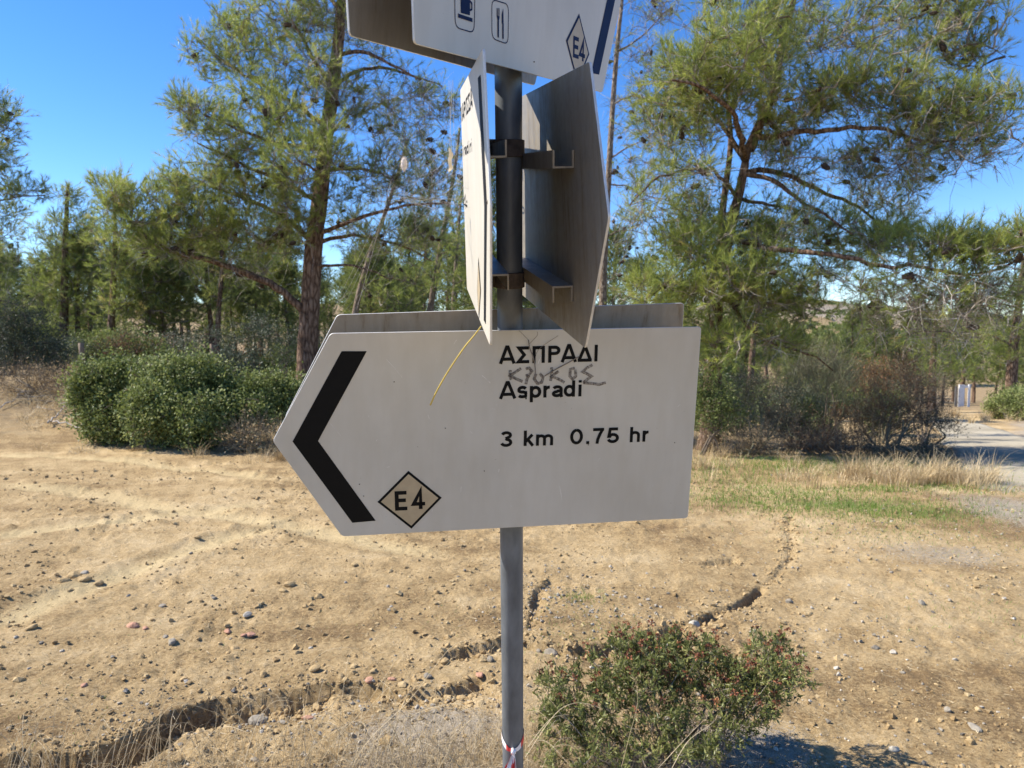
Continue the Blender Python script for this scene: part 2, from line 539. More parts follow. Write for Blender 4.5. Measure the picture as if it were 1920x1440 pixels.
def panel_paint():
    m, nt, N, L, bs = mat('white sign paint')
    v = coord(N, L)
    n = noise(N, L, 7, 4, v); f = noise(N, L, 190, 2, v); st = noise(N, L, 9, 5, coord(N, L, 'Object', (5, 5, 0.6)))
    r = ramp(N, [(0.3, (0.49, 0.452, 0.375)), (0.7, (0.545, 0.507, 0.428))]); L.new(n.outputs[0], r.inputs[0])
    g = ramp(N, [(0.76, (1, 1, 1)), (0.80, (0.5, 0.45, 0.38))]); L.new(f.outputs[0], g.inputs[0])
    d = ramp(N, [(0.30, (0.95, 0.94, 0.92)), (0.6, (1, 1, 1))]); L.new(st.outputs[0], d.inputs[0])
    a = N.new('ShaderNodeMix'); a.data_type = 'RGBA'; a.blend_type = 'MULTIPLY'; a.inputs[0].default_value = 1
    L.new(r.outputs[0], a.inputs[6]); L.new(g.outputs[0], a.inputs[7])
    b = N.new('ShaderNodeMix'); b.data_type = 'RGBA'; b.blend_type = 'MULTIPLY'; b.inputs[0].default_value = 1
    L.new(a.outputs[2], b.inputs[6]); L.new(d.outputs[0], b.inputs[7])
    L.new(b.outputs[2], bs.inputs['Base Color']); bs.inputs['Roughness'].default_value = 0.42
    return m


def bare_metal():
    m, nt, N, L, bs = mat('weathered bare aluminium')
    st = noise(N, L, 10, 6, coord(N, L, 'Object', (6, 6, 0.35)), 0.65); n = noise(N, L, 60, 4, coord(N, L))
    r = ramp(N, [(0.30, (0.20, 0.155, 0.10)), (0.44, (0.28, 0.245, 0.195)), (0.75, (0.335, 0.305, 0.255))]); L.new(st.outputs[0], r.inputs[0])
    L.new(r.outputs[0], bs.inputs['Base Color']); bs.inputs['Metallic'].default_value = 0.45
    rr = ramp(N, [(0.3, (0.42,) * 3), (0.7, (0.62,) * 3)]); L.new(n.outputs[0], rr.inputs[0]); L.new(rr.outputs[0], bs.inputs['Roughness'])
    return m


M = {}
M['soil'] = soil_mat()
M['paint'] = panel_paint()
M['metal'] = bare_metal()
M['pole'] = plain('dull galvanised pipe', (0.125, 0.14, 0.155), 0.45, 0.15, 0.25, 45, 0.05, (1, 1, 0.3))
M['clamp'] = plain('rusty clamp', (0.085, 0.065, 0.052), 0.75, 0.3, 0.5, 60, 0.3)
M['black'] = plain('black vinyl', (0.002, 0.002, 0.002), 0.7, 0, 0.3, 80)
M['black'].node_tree.nodes['Principled BSDF'].inputs['Specular IOR Level'].default_value = 0.2
M['navy'] = plain('navy vinyl', (0.006, 0.014, 0.055), 0.6, 0, 0.15, 60)
M['navy'].node_tree.nodes['Principled BSDF'].inputs['Specular IOR Level'].default_value = 0.12
M['tan'] = plain('tan vinyl', (0.40, 0.315, 0.195), 0.45, 0, 0.08, 60)
M['dirt_ring'] = plain('old tape residue', (0.30, 0.26, 0.20), 0.8, 0, 0.5, 90, 0.3)
M['red'] = plain('red tape', (0.62, 0.05, 0.05), 0.4, 0, 0.15, 60)
M['white_tape'] = plain('white tape', (0.82, 0.78, 0.78), 0.4, 0, 0.08, 60)
M['bark'] = bark_mat('pine bark', (0.035, 0.023, 0.017), (0.12, 0.076, 0.052), (0.25, 0.175, 0.125))
M['bark_thin'] = bark_mat('pale pine bark', (0.08, 0.06, 0.045), (0.20, 0.15, 0.11), (0.36, 0.29, 0.22), 22)
M['twig'] = tinted('pine twigs', [(0.0, (0.08, 0.06, 0.045)), (0.5, (0.21, 0.17, 0.13)), (1.0, (0.46, 0.42, 0.37))], 0.9)
M['needle'] = leaf_mat('pine needles', [(0.0, (0.11, 0.15, 0.045)), (0.35, (0.22, 0.275, 0.065)), (0.7, (0.37, 0.41, 0.095)), (0.9, (0.46, 0.46, 0.15)), (1.0, (0.29, 0.2, 0.09))], 0.4, 0.52)
M['needle_far'] = leaf_mat('far pine needles', [(0.0, (0.08, 0.11, 0.036)), (0.5, (0.18, 0.22, 0.058)), (1.0, (0.33, 0.35, 0.10))], 0.6, 0.4)
M['cone'] = tinted('pine cones', [(0, (0.03, 0.022, 0.016)), (1, (0.09, 0.06, 0.04))], 0.8, 0.4)
M['lentisc'] = leaf_mat('glossy lentisc leaves', [(0.0, (0.08, 0.105, 0.03)), (0.5, (0.19, 0.23, 0.06)), (1.0, (0.38, 0.41, 0.16))], 0.55, 0.3, 0.35)
M['olive'] = leaf_mat('grey olive leaves', [(0.0, (0.04, 0.055, 0.03)), (0.5, (0.085, 0.105, 0.06)), (1.0, (0.17, 0.19, 0.12))], 0.5, 0.2)
M['broom'] = tinted('broom twigs', [(0.0, (0.09, 0.068, 0.05)), (0.5, (0.23, 0.18, 0.13)), (1.0, (0.25, 0.265, 0.15))], 0.9)
M['dry_leaf'] = leaf_mat('dry brown leaves', [(0, (0.13, 0.065, 0.03)), (1, (0.34, 0.17, 0.07))], 0.7, 0.2)
M['straw'] = leaf_mat('straw', [(0, (0.24, 0.16, 0.08)), (0.5, (0.47, 0.355, 0.19)), (1, (0.66, 0.55, 0.36))], 0.6, 0.25)
M['grass'] = leaf_mat('fresh grass', [(0, (0.08, 0.16, 0.025)), (0.6, (0.18, 0.28, 0.045)), (1, (0.33, 0.34, 0.11))], 0.5, 0.35)
M['bush_leaf'] = leaf_mat('small resinous leaves', [(0, (0.08, 0.09, 0.028)), (0.5, (0.185, 0.205, 0.058)), (1, (0.35, 0.345, 0.12))], 0.4, 0.35)
M['seedhead'] = leaf_mat('dry seed heads', [(0, (0.11, 0.04, 0.022)), (0.6, (0.27, 0.10, 0.05)), (1, (0.46, 0.21, 0.09))], 0.7, 0.15)
M['stem'] = tinted('bush stems', [(0, (0.06, 0.045, 0.035)), (0.5, (0.17, 0.135, 0.10)), (1, (0.38, 0.34, 0.29))], 0.9)
M['stone'] = tinted('field stone', [(0, (0.17, 0.15, 0.12)), (0.5, (0.33, 0.29, 0.225)), (1, (0.54, 0.49, 0.40))], 0.85, 0.5, 50)
M['clod'] = tinted('soil clods', [(0, (0.28, 0.19, 0.09)), (0.5, (0.42, 0.30, 0.15)), (1, (0.52, 0.40, 0.22))], 0.95, 0.6, 60)
M['brick'] = tinted('broken brick', [(0, (0.34, 0.15, 0.09)), (1, (0.56, 0.33, 0.22))], 0.9, 0.4, 60)
M['road'] = tinted('road gravel', [(0, (0.28, 0.24, 0.165)), (0.5, (0.39, 0.34, 0.245)), (1, (0.49, 0.43, 0.31))], 0.95, 0.6, 35)
M['wood'] = plain('grey weathered wood', (0.20, 0.145, 0.10), 0.9, 0, 0.4, 20, 0.4, (1, 1, 0.15))
M['gatewhite'] = plain('white painted metal', (0.74, 0.74, 0.72), 0.5, 0, 0.12, 8)
M['silk'] = plain('cobweb silk', (0.62, 0.60, 0.57), 0.5, 0, 0.1, 20)
M['feather'] = plain('pale seed fluff', (0.66, 0.60, 0.56), 0.8, 0, 0.2, 200)
M['yellow'] = plain('yellow dry blade', (0.62, 0.48, 0.10), 0.5, 0, 0.15, 40)
M['wire'] = plain('grey wire', (0.18, 0.17, 0.16), 0.5, 0.5, 0.2, 40)
M['rock_far'] = plain('far rock', (0.42, 0.36, 0.28), 0.95, 0, 0.3, 0.5)

gm, gnt, GN, GL, gbs = mat('smeared marker')
_n = noise(GN, GL, 260, 4, coord(GN, GL)); _r = ramp(GN, [(0.35, (0.25,) * 3), (0.65, (0.8,) * 3)]); GL.new(_n.outputs[0], _r.inputs[0])
gbs.inputs['Base Color'].default_value = (0.10, 0.075, 0.06, 1); gbs.inputs['Roughness'].default_value = 0.7
GL.new(_r.outputs[0], gbs.inputs['Alpha'])
M['silk'].node_tree.nodes['Principled BSDF'].inputs['Alpha'].default_value = 0.5
M['marker'] = gm

# ------------------------------------------------------------------ ground
def build_ground():
    fov = np.radians(50)
    ang = np.concatenate([np.linspace(-math.pi, -fov, 36, endpoint=False), np.linspace(-fov, fov, 620), np.linspace(fov, math.pi, 37)[1:-1]])
    r = [0.3]
    while r[-1] < 1.6: r.append(r[-1] * 1.06)
    while r[-1] < 9: r.append(r[-1] * 1.0066)
    while r[-1] < 26: r.append(r[-1] * 1.014)
    while r[-1] < 2500: r.append(r[-1] * 1.03)
    r = np.array(r)
    A, R = np.meshgrid(ang, r)
    X = (np.sin(A) * R).ravel(); Y = (np.cos(A) * R).ravel()
    Z = H(X, Y)
    na = len(ang); nr = len(r)
    i = np.arange(nr - 1)[:, None] * na; j = np.arange(na)[None, :]; j2 = (j + 1) % na
    Q = np.stack([i + j, i + j2, i + na + j2, i + na + j], -1).reshape(-1, 4)
    mb = MB()
    V = np.stack([X, Y, Z], 1)
    mb.add(V, quads=Q)
    c = len(V); mb.add([[0, 0, float(H(0, 0)[0])]], tris=None)
    mb.t.append(np.stack([np.full(na, c), (np.arange(na) + 1) % na, np.arange(na)], 1)); mb.tm.append(np.zeros(na, int))
    o = mb.build('ground', M['soil'], smooth=True)
    me = o.data
    X = np.append(X, 0); Y = np.append(Y, 0)
    AZ = X / np.maximum(Y, 0.5)

    def blob(px, py, rx, ry, s=1.0):
        g = ground0(px, py)
        return s * np.exp(-((X - g[0]) / rx) ** 2 - ((Y - g[1]) / ry) ** 2)
    D = np.hypot(X, Y)
    n1 = fbm(X / 0.8, Y / 0.8, 3) * 0.5
    gravel = np.maximum.reduce([blob(830, 1395, 0.42, 0.34, 1.0), blob(1400, 1400, 0.35, 0.3, 0.8), blob(1760, 1045, 0.8, 0.6, 0.62), blob(1935, 960, 0.9, 1.5, 0.75), blob(1560, 960, 1.6, 0.9, 0.36), blob(960, 1400, 0.3, 0.3, 0.6)])
    gravel = np.maximum(gravel, 0.62 * sstep(0.64, 0.74, AZ) * sstep(6, 8, Y) * (1 - sstep(30, 60, Y)))
    gravel = gravel + n1 * 0.25
    litter = sstep(9.5, 12, Y + n1 * 1.5) * (1 - sstep(0.42, 0.52, AZ) * (1 - sstep(25, 45, Y))) * 0.75
    litter = np.maximum(litter, blob(70, 760, 2.2, 2.5, 0.5))
    green = np.maximum.reduce([blob(1590, 945, 1.3, 0.6, 0.75), blob(1720, 960, 0.8, 0.5, 0.6), blob(1360, 945, 0.5, 0.4, 0.55), blob(1120, 1190, 0.3, 0.3, 0.4),
                               blob(1100, 1120, 0.15, 0.15, 0.5), blob(1840, 1150, 0.4, 0.3, 0.3), blob(100, 1060, 1.0, 0.6, 0.18), blob(1460, 880, 2.5, 1.2, 0.5)]) + n1 * 0.2
    green = green * (1 - sstep(40, 80, D)) + sstep(70, 200, D) * (0.40 + fbm(X / 40, Y / 40, 3) * 0.35)
    rock = sstep(0.05, 0.2, AZ) * sstep(180, 330, Y) * (0.62 + fbm(X / 25, Y / 25, 4) * 0.7) * sstep(-10, 0, np.append(Z, 0))
    track = np.zeros(X.shape)
    for pl in TRACKS:
        d_, s_, al_ = seg_dist(X + n1 * .2, Y + n1 * .1, pl); track = np.maximum(track, np.exp(-(d_ / .17) ** 2) * sstep(0, .1, al_) * sstep(1, .85, al_))
    track = np.clip(track * .8 + n1 * .25 * track, 0, 1)
    for nm, arr in (('track', track), ('gravel', gravel), ('litter', litter), ('green', green), ('rock', rock)):
        a = me.attributes.new(nm, 'FLOAT', 'POINT'); a.data.foreach_set('value', np.clip(arr, 0, 1).astype(np.float32))
    tag(o, kind='structure')
    return o


build_ground()


def build_road():
    L = [(1835, 1030), (1835, 975), (1822, 930), (1800, 890), (1772, 850), (1757, 820), (1748, 800), (1742, 786), (1715, 781), (1660, 778)]
    Rr = [(2230, 1030), (2180, 975), (2130, 930), (2070, 890), (2010, 850), (1920, 818), (1860, 800), (1815, 788), (1760, 783), (1680, 780)]
    mb = MB(); rows = []
    Lg = np.array([ground0(*p)[:2] for p in L]); Rg = np.array([ground0(*p)[:2] for p in Rr])
    t = np.linspace(0, len(L) - 1, 90)
    li = np.stack([np.interp(t, range(len(L)), Lg[:, k]) for k in (0, 1)], 1); ri = np.stack([np.interp(t, range(len(L)), Rg[:, k]) for k in (0, 1)], 1)
    nw = 16
    s = np.linspace(0, 1, nw)
    P = li[:, None, :] * (1 - s)[None, :, None] + ri[:, None, :] * s[None, :, None]
    wob = fbm(t[:, None] * 2 + s[None] * 0, t[:, None] * 0 + s[None] * 9, 3) * 0.25
    P[:, 0, 0] += wob[:, 0] * 1.6; P[:, -1, 0] += wob[:, -1] * 1.2
    X = P[..., 0].ravel(); Y = P[..., 1].ravel()
    Z = H(X, Y) + 0.03 + fbm(X / 0.5, Y / 0.5, 3) * 0.012
    e = np.tile(np.r_[-0.10, np.zeros(nw - 2), -0.10], len(t)); Z = Z + e - np.repeat(np.interp(t, [0, 1.6, 3.2], [0.16, 0.05, 0.0]), nw)
    i = np.arange(len(t) - 1)[:, None] * nw; j = np.arange(nw - 1)[None, :]
    Q = np.stack([i + j, i + j + 1, i + nw + j + 1, i + nw + j], -1).reshape(-1, 4)
    tint = np.clip(0.5 + fbm(X / 1.2, Y / 1.2, 4) * 0.7, 0, 1)
    mb.add(np.stack([X, Y, Z], 1), quads=Q, tint=tint)
    tag(mb.build('road', M['road'], smooth=True), kind='structure')


build_road()

# ------------------------------------------------------------------ signpost
POLE_P = np.array([-0.0011, 1.4671, 1.6 - 0.431]); POLE_U = nrm([-0.0059, -0.21, 0.9777])
PR = 0.0242
k0 = -1.6
while (POLE_P + POLE_U * k0)[2] < H(*(POLE_P + POLE_U * k0)[:2])[0] - 0.12: k0 += 0.01
FOOT = POLE_P + POLE_U * k0
post = empty('signpost', FOOT, 'leaning grey pipe signpost carrying six white hiking signs, bare soil around', 'signpost')


class Panel:
    def __init__(s, C, d, u, w, t, h, left):
        s.C = np.array(C) + EYE; s.d = nrm(d); u = np.array(u); s.u = nrm(u - s.d * (u @ s.d))
        s.w, s.t, s.h, s.left = w, t, h, left
        n = np.cross(s.d, s.u); s.n = n if (EYE - s.C) @ n > 0 else -n     # towards the viewer

    def P(s, u, v, z=0.0):
        return s.C + s.d * u + s.u * v + s.n * z

    def uv(s, px, py):
        r = ray(px, py); k = ((s.C - EYE) @ s.n) / (r @ s.n); q = EYE + r * k - s.C
        return np.array([q @ s.d, q @ s.u])


LF = Panel([-0.3304, 1.3547, -0.3938], [0.9915, 0.1292, 0.0178], [0.0049, -0.1733, 0.9849], 0.7004, 0.1155, 0.4, True)
LR = Panel([-0.3335, 1.453, -0.3553], [0.9878, 0.1512, 0.0384], [-0.0059, -0.21, 0.9777], 0.7004, 0.1155, 0.4, True)
ML = Panel([-0.0325, 1.0452, -0.0185], [-0.1248, 0.9672, 0.2211], [-0.0148, -0.2246, 0.9743], 0.5243, 0.0487, 0.4, True)
MR = Panel([0.1107, 1.0773, -0.0228], [-0.1799, 0.96, 0.2145], [-0.015, -0.2208, 0.9752], 0.5243, 0.10, 0.4, True)
UF = Panel([-0.1276, 0.9598, 0.3787], [0.4934, 0.8503, 0.1833], [-0.0021, -0.2096, 0.9778], 0.6371, 0.085, 0.3715, False)
UR = Panel([-0.2166, 0.9793, 0.3967], [0.4381, 0.8784, 0.1909], [-0.0052, -0.2099, 0.9777], 0.6027, 0.10, 0.3514, False)


def rounded(pts, r, seg=5):
    out = []
    n = len(pts)
    for i in range(n):
        p = np.array(pts[i]); a = np.array(pts[i - 1]); b = np.array(pts[(i + 1) % n])
        da = nrm(a - p); db = nrm(b - p)
        k = min(r, np.linalg.norm(a - p) / 3, np.linalg.norm(b - p) / 3)
        p0, p1 = p + da * k, p + db * k
        for t in np.linspace(0, 1, seg):
            out.append((1 - t) ** 2 * p0 + 2 * t * (1 - t) * p + t * t * p1)
    return np.array(out)


def panel_obj(pan, label, front_viewer, th=0.0035):
    """aluminium plate; painted face towards the viewer (front_viewer) or away"""
    h, w, t = pan.h, pan.w, pan.t
    pts = [(0, 0), (w, 0), (w, h), (0, h), (-t, h / 2)] if pan.left else [(0, 0), (w, 0), (w + t, h / 2), (w, h), (0, h)]
    o = rounded(pts, 0.007)
    # bevelled plate: face rings slightly inset from the rim
    ctr = o.mean(0)
    ins = o + nrm(ctr - o) * 0.0008
    n = len(o)
    rings = [(ins, 0.0), (o, -0.0008), (o, -th + 0.0008), (ins, -th)]
    V = np.concatenate([np.array([pan.P(u, v, z) for u, v in r]) for r, z in rings])
    mb = MB()
    faces = [(list(range(n)), 0 if front_viewer else 1), (list(range(3 * n, 4 * n))[::-1], 1 if front_viewer else 0)]
    mb.add(V - FOOT)
    for p, m in faces: mb.poly.append((p, m))
    for k in range(3):
        i = np.arange(n); j = (i + 1) % n
        mb.q.append(np.stack([k * n + i, (k + 1) * n + i, (k + 1) * n + j, k * n + j], 1)); mb.qm.append(np.full(n, 2))
    ob = mb.build('sign_panel', [M['paint'], M['metal'], M['edge']], post)
    ob['label'] = label
    return ob


M['scratch'] = plain('scratched paint', (0.66, 0.63, 0.58), 0.6, 0.1, 0.3, 60)
M['edge'] = plain('cut aluminium edge', (0.62, 0.61, 0.58), 0.5, 0.3, 0.15, 60)
P_LF = panel_obj(LF, 'white arrow panel with large black chevron and walking time', True)
P_LR = panel_obj(LR, 'bare back of the panel behind the chevron panel', False)
P_ML = panel_obj(ML, 'white panel seen nearly edge on, its lettered face in the sun', True)
P_MR = panel_obj(MR, 'dull aluminium back of the panel right of the pole', True)
P_MR.data.materials[0] = M['metal']; P_MR.data.materials[1] = M['paint']
P_UF = panel_obj(UF, 'topmost white panel with cup and cutlery symbols and blue arrow', True)
P_UR = panel_obj(UR, 'bare back of the topmost rear panel', False)
for p in (P_LR, P_UR):
    p.data.materials[0] = M['metal']; p.data.materials[1] = M['metal']


# pole
def pole_pt(k, off=(0, 0, 0)): return POLE_P + POLE_U * k + np.array(off) - FOOT


mb = MB()
ks = np.linspace(k0 - 0.4, 1.38, 60)
tube(mb, [pole_pt(k) for k in ks], PR, 32)
mb.build('pole', M['pole'], post, smooth=True)
mb = MB(); tube(mb, [pole_pt(k) for k in (0.372, 0.374, 0.384, 0.392, 0.397, 0.399)], [PR + .0001, PR + 0.0012, PR + 0.0008, PR + 0.0011, PR + 0.0013, PR + .0001], 32, rough=0.01)
mb.build('residue_ring', M['dirt_ring'], post, smooth=True)


def clamp(k, h=0.03):
    mb = MB(); tube(mb, [pole_pt(k - h / 2), pole_pt(k - h / 2 + .001), pole_pt(k + h / 2 - .001), pole_pt(k + h / 2)], [PR + .0005, PR + .0042, PR + .0042, PR + .0005], 28)
    # clamp ears with a bolt
    e = nrm(np.cross(POLE_U, [0, 1, 0]))
    v, q = box_verts(pole_pt(k - h / 2) + e * PR * 0.9 - np.array([0, .004, 0]), e * 0.02, POLE_U * h, np.array([0, .008, 0])); mb.add(v, quads=q)
    tube(mb, [pole_pt(k) + e * (PR + .012) + np.array([0, -.016, 0]), pole_pt(k) + e * (PR + .012) + np.array([0, .016, 0])], .004, 6)
    return mb.build('pipe_clamp', M['clamp'], post)


def bracket(pan, other_n, u0, u1, v, opens, wid=0.034, dep=0.026, th=0.0028):
    """channel bar fixed on the back of a panel (side other_n), open upward or downward"""
    n = other_n; s = 1 if opens == 'up' else -1
    mb = MB(); L = pan.d * (u1 - u0)
    def part(z0, z1, v0, v1):
        o = pan.C + pan.d * u0 + pan.u * (v + s * v0) + n * z0
        vv, q = box_verts(o - FOOT, L, pan.u * (s * (v1 - v0)), n * (z1 - z0)); mb.add(vv, quads=q)
    part(0.001, wid, 0, th); part(0.001, 0.001 + th, th, dep); part(wid - th, wid, th, dep)
    return mb.build('bracket', M['metal'], post)


for pan, nn, th in ((ML, -ML.n, 0.0035), (MR, MR.n, 0.0)):
    pass
nML = np.cross(ML.d, ML.u); nML = nML if nML[0] > 0 else -nML       # towards the pole (right)
nMR = np.cross(MR.d, MR.u); nMR = nMR if nMR[0] < 0 else -nMR       # towards the pole (left)
offL = 0.0035 if nML @ ML.n < 0 else 0.0
offR = 0.0035 if nMR @ MR.n < 0 else 0.0


def shifted(pan, n, off):
    q = Panel.__new__(Panel); q.__dict__.update(pan.__dict__); q.C = pan.C + n * off; return q


MLs, MRs = shifted(ML, nML, offL), shifted(MR, nMR, offR)
bracket(MLs, nML, 0.115, 0.46, 0.265, 'up', 0.040); bracket(MLs, nML, 0.115, 0.46, 0.088, 'down', 0.040)
bracket(MRs, nMR, 0.07, 0.46, 0.262, 'up', 0.034); bracket(MRs, nMR, 0.07, 0.46, 0.085, 'down', 0.034)
LFs, LRs = shifted(LF, -LF.n, 0.0035), shifted(LR, LR.n, 0.0)
for pn, nn in ((LFs, -LF.n), (LRs, LR.n)):
    bracket(pn, nn, 0.14, 0.54, 0.30, 'down', 0.026, 0.022); bracket(pn, nn, 0.14, 0.54, 0.10, 'up', 0.026, 0.022)
UFs, URs = shifted(UF, -UF.n, 0.0035), shifted(UR, UR.n, 0.0)
for pn, nn in ((UFs, -UF.n), (URs, UR.n)):
    bracket(pn, nn, 0.16, 0.5, 0.27, 'down', 0.026, 0.022); bracket(pn, nn, 0.16, 0.5, 0.09, 'up', 0.026, 0.022)
for k in (0.545, 0.780, 0.10, 0.30, 1.0, 1.2): clamp(k)

# ---- flat print: stroked letters, symbols
def stroke(path, w, closed=False):
    """constant width ribbon with mitred joints -> verts, quads (2D)"""
    P = np.array(path, float); n = len(P)
    V = []
    for i in range(n):
        a = P[i - 1] if (i > 0 or closed) else None; b = P[(i + 1) % n] if (i < n - 1 or closed) else None
        d1 = nrm(P[i] - a) if a is not None else None; d2 = nrm(b - P[i]) if b is not None else None
        if d1 is None: d1 = d2
        if d2 is None: d2 = d1
        n1 = np.array([-d1[1], d1[0]]); n2 = np.array([-d2[1], d2[0]])
        m = nrm(n1 + n2); c = max(0.35, m @ n1)
        V += [P[i] + m * w / 2 / c, P[i] - m * w / 2 / c]
    k = n if closed else n - 1
    Q = [[2 * i, 2 * i + 1, (2 * i + 3) % (2 * n), (2 * i + 2) % (2 * n)] for i in range(k)]
    return np.array(V), Q


def arc(cx, cy, rx, ry, a0, a1, n=12):
    return [(cx + rx * math.cos(math.radians(a)), cy + ry * math.sin(math.radians(a))) for a in np.linspace(a0, a1, n)]


W = 0.19; q = W / 2
def poly_caps(): pass
# glyphs in cap-height units: list of (path, closed); advance width
GLY = {
    'A': ([[(0.04, 0), (0.385, 1.0 - q * .2), (0.455, 1.0 - q * .2), (0.80, 0)], [(0.19, 0.27), (0.65, 0.27)]], 0.84),
    'Σ': ([[(0.72, 1 - q), (0.16, 1 - q), (0.46, 0.5), (0.14, q), (0.74, q)]], 0.80),
    'Π': ([[(q + .05, 0), (q + .05, 1 - q), (0.75 - q, 1 - q), (0.75 - q, 0)]], 0.82),
    'P': ([[(q + .05, 0), (q + .05, 1 - q), (0.40, 1 - q)] + arc(0.43, 0.72, 0.215, 0.28 - q + .0, 90, -90) + [(q + .05, 0.72 - 0.28 + q)]], 0.74),
    'Δ': ([[(0.10, q), (0.42, 0.93), (0.74, q)]], 0.84),
    'I': ([[(q + .06, 0), (q + .06, 1)]], 0.30),
    's': ([arc(0.30, 0.53, 0.185, 0.2 - q + .03, 20, 180, 8) + arc(0.30, 0.53 - 0.05, 0.19, 0.10, 200, 262, 4) + arc(0.30, 0.20, 0.20, 0.19, 80, 0, 6)[:] + arc(0.30, 0.205, 0.20, 0.205 - q, 0, -160, 8)], 0.58),
    'p': ([[(q + .04, -0.26), (q + .04, 0.73)], arc(0.355, 0.365, 0.225, 0.365 - q, 165, -165, 16)], 0.66),
    'r': ([[(q + .04, 0), (q + .04, 0.73)], arc(0.37, 0.36, 0.245, 0.365 - q, 175, 85, 8)], 0.42),
    'a': ([arc(0.32, 0.50, 0.20, 0.23 - q, 165, 0, 9) + [(0.52, 0.12), (0.56, 0.0)], [(0.52, 0.40), (0.34, 0.375)] + arc(0.28, 0.215, 0.17, 0.215 - q, 90, 270, 9) + arc(0.30, 0.25, 0.22, 0.25 - q, -80, 0, 6)], 0.62),
    'd': ([[(0.60 - q, 0), (0.60 - q, 1)], arc(0.285, 0.365, 0.225, 0.365 - q, 15, 345, 16)], 0.66),
    'i': ([[(q + .04, 0), (q + .04, 0.73)], [(q + .04, 0.85), (q + .04, 1.0)]], 0.28),
    'k': ([[(q + .04, 0), (q + .04, 1)], [(0.50, 0.73), (q + .06, 0.27)], [(0.26, 0.43), (0.54, 0)]], 0.58),
    'm': ([[(q + .04, 0), (q + .04, 0.73)], arc(0.315, 0.46, 0.185, 0.27 - q, 175, 0, 9) + [(0.50, 0)], arc(0.69, 0.46, 0.185, 0.27 - q, 175, 0, 9) + [(0.875, 0)]], 1.0),
    'h': ([[(q + .04, 0), (q + .04, 1)], arc(0.335, 0.46, 0.21, 0.27 - q, 175, 0, 9) + [(0.545, 0)]], 0.67),
    '3': ([arc(0.34, 0.745, 0.215, 0.255 - q, 165, -60, 12) + [(0.30, 0.53)], [(0.30, 0.53)] + arc(0.335, 0.285, 0.245, 0.285 - q, 80, -165, 14)], 0.68),
    '0': ([arc(0.35, 0.5, 0.25, 0.5 - q, 90, 450, 28)], 0.72),
    '.': ([[(q + .06, 0), (q + .06, W)]], 0.30),
    '7': ([[(0.05, 1 - q), (0.62, 1 - q)], [(0.565, 0.955), (0.41, 0.60), (0.31, 0.28), (0.275, 0)]], 0.68),
    '5': ([[(0.60, 1 - q), (0.20, 1 - q), (0.135, 0.44), (0.20, 0.44)] + arc(0.345, 0.325, 0.245, 0.325 - q, 115, -160, 14)], 0.70),
    'E': ([[(0.62, 1 - q), (q + .05, 1 - q), (q + .05, q), (0.64, q)], [(q + .05, 0.52), (0.58, 0.52)]], 0.70),
    '4': ([[(0.70, 0.27), (0.12, 0.27), (0.47, 0.93), (0.47, 0)]], 0.74),
}


class Print:
    def __init__(s, pan, z=0.0005): s.pan = pan; s.mb = MB(); s.z = z; s.layer = 0

    def add2d(s, V, quads=None, polys=None, mi=0, lift=0.0):
        V3 = np.array([s.pan.P(u, v, s.z + lift) for u, v in V]) - FOOT
        n = np.cross(V3[1] - V3[0], V3[2] - V3[0])
        s.mb.add(V3, quads=quads, polys=polys, mi=mi)

    def line(s, path, w, closed=False, mi=0, lift=0.0):
        V, Q = stroke(path, w, closed); s.add2d(V, quads=Q, mi=mi, lift=lift)

    def poly(s, pts, mi=0, lift=0.0):
        s.add2d(pts, polys=[list(range(len(pts)))], mi=mi, lift=lift)

    def text(s, txt, p0, p1, cap, w_scale=1.0, gap=0.06, mirror=False):
        """fit txt between two baseline points (uv), with cap height"""
        p0 = np.array(p0); p1 = np.array(p1); e = p1 - p0; Lw = np.linalg.norm(e); e = e / Lw; nrm2 = np.array([-e[1], e[0]])
        if nrm2[1] < 0: nrm2 = -nrm2
        adv = []; x = 0
        for ch in txt:
            if ch == ' ': x += 0.3; continue
            adv.append((ch, x)); x += GLY[ch][1] + gap
        tot = x - gap; sx = Lw / tot
        k = 0
        for ch, x in adv:
            for pth in GLY[ch][0]:
                # stroke in near-square units so that the weight stays even
                a = sx / cap
                V, Q = stroke([((x + px) * a, py) for px, py in pth], W * w_scale * min(1.0, 0.5 + 0.5 * a))
                V = [p0 + e * (vx * cap) + nrm2 * (vy * cap) for vx, vy in V]
                s.add2d(V, quads=Q, lift=0.00006 * (k % 5)); k += 1
            if ch == 'Δ':
                a = sx / cap
                V, Q = stroke([((x + px) * a, py) for px, py in [(0.02, q), (0.82, q)]], W * w_scale * min(1.0, .5 + .5 * a))
                s.add2d([p0 + e * (vx * cap) + nrm2 * (vy * cap) for vx, vy in V], quads=Q, lift=0.00035)

    def build(s, name, mats, parent):
        return s.mb.build(name, mats, parent)


def uvs(pan, pts): return [pan.uv(*p) for p in pts]


def c3(pts): return [(500 + x * 0.3194, 560 + y * 0.3194) for x, y in pts]
def c4(pts): return [(880 + x * 0.3194, 560 + y * 0.3194) for x, y in pts]
def c1(pts): return [(640 + x / 3.5556, y / 3.5556) for x, y in pts]


pr = Print(LF); pr.poly(uvs(LF, c3([(440, 308), (588, 308), (302, 835), (152, 838)]))); pr.poly(uvs(LF, c3([(152, 838), (302, 835), (640, 1303), (503, 1315)])))
pr.build('chevron_arrow', M['black'], P_LF)


def word(pan, txt, pl, pr_, cap_px, parent, **kw):
    a = pan.uv(*pl); b = pan.uv(*pr_); t = pan.uv(pl[0], pl[1] - cap_px)
    p = Print(pan); p.text(txt, a, b, np.linalg.norm(t - a), **kw)
    return p.build('lettering', M['black'], parent)


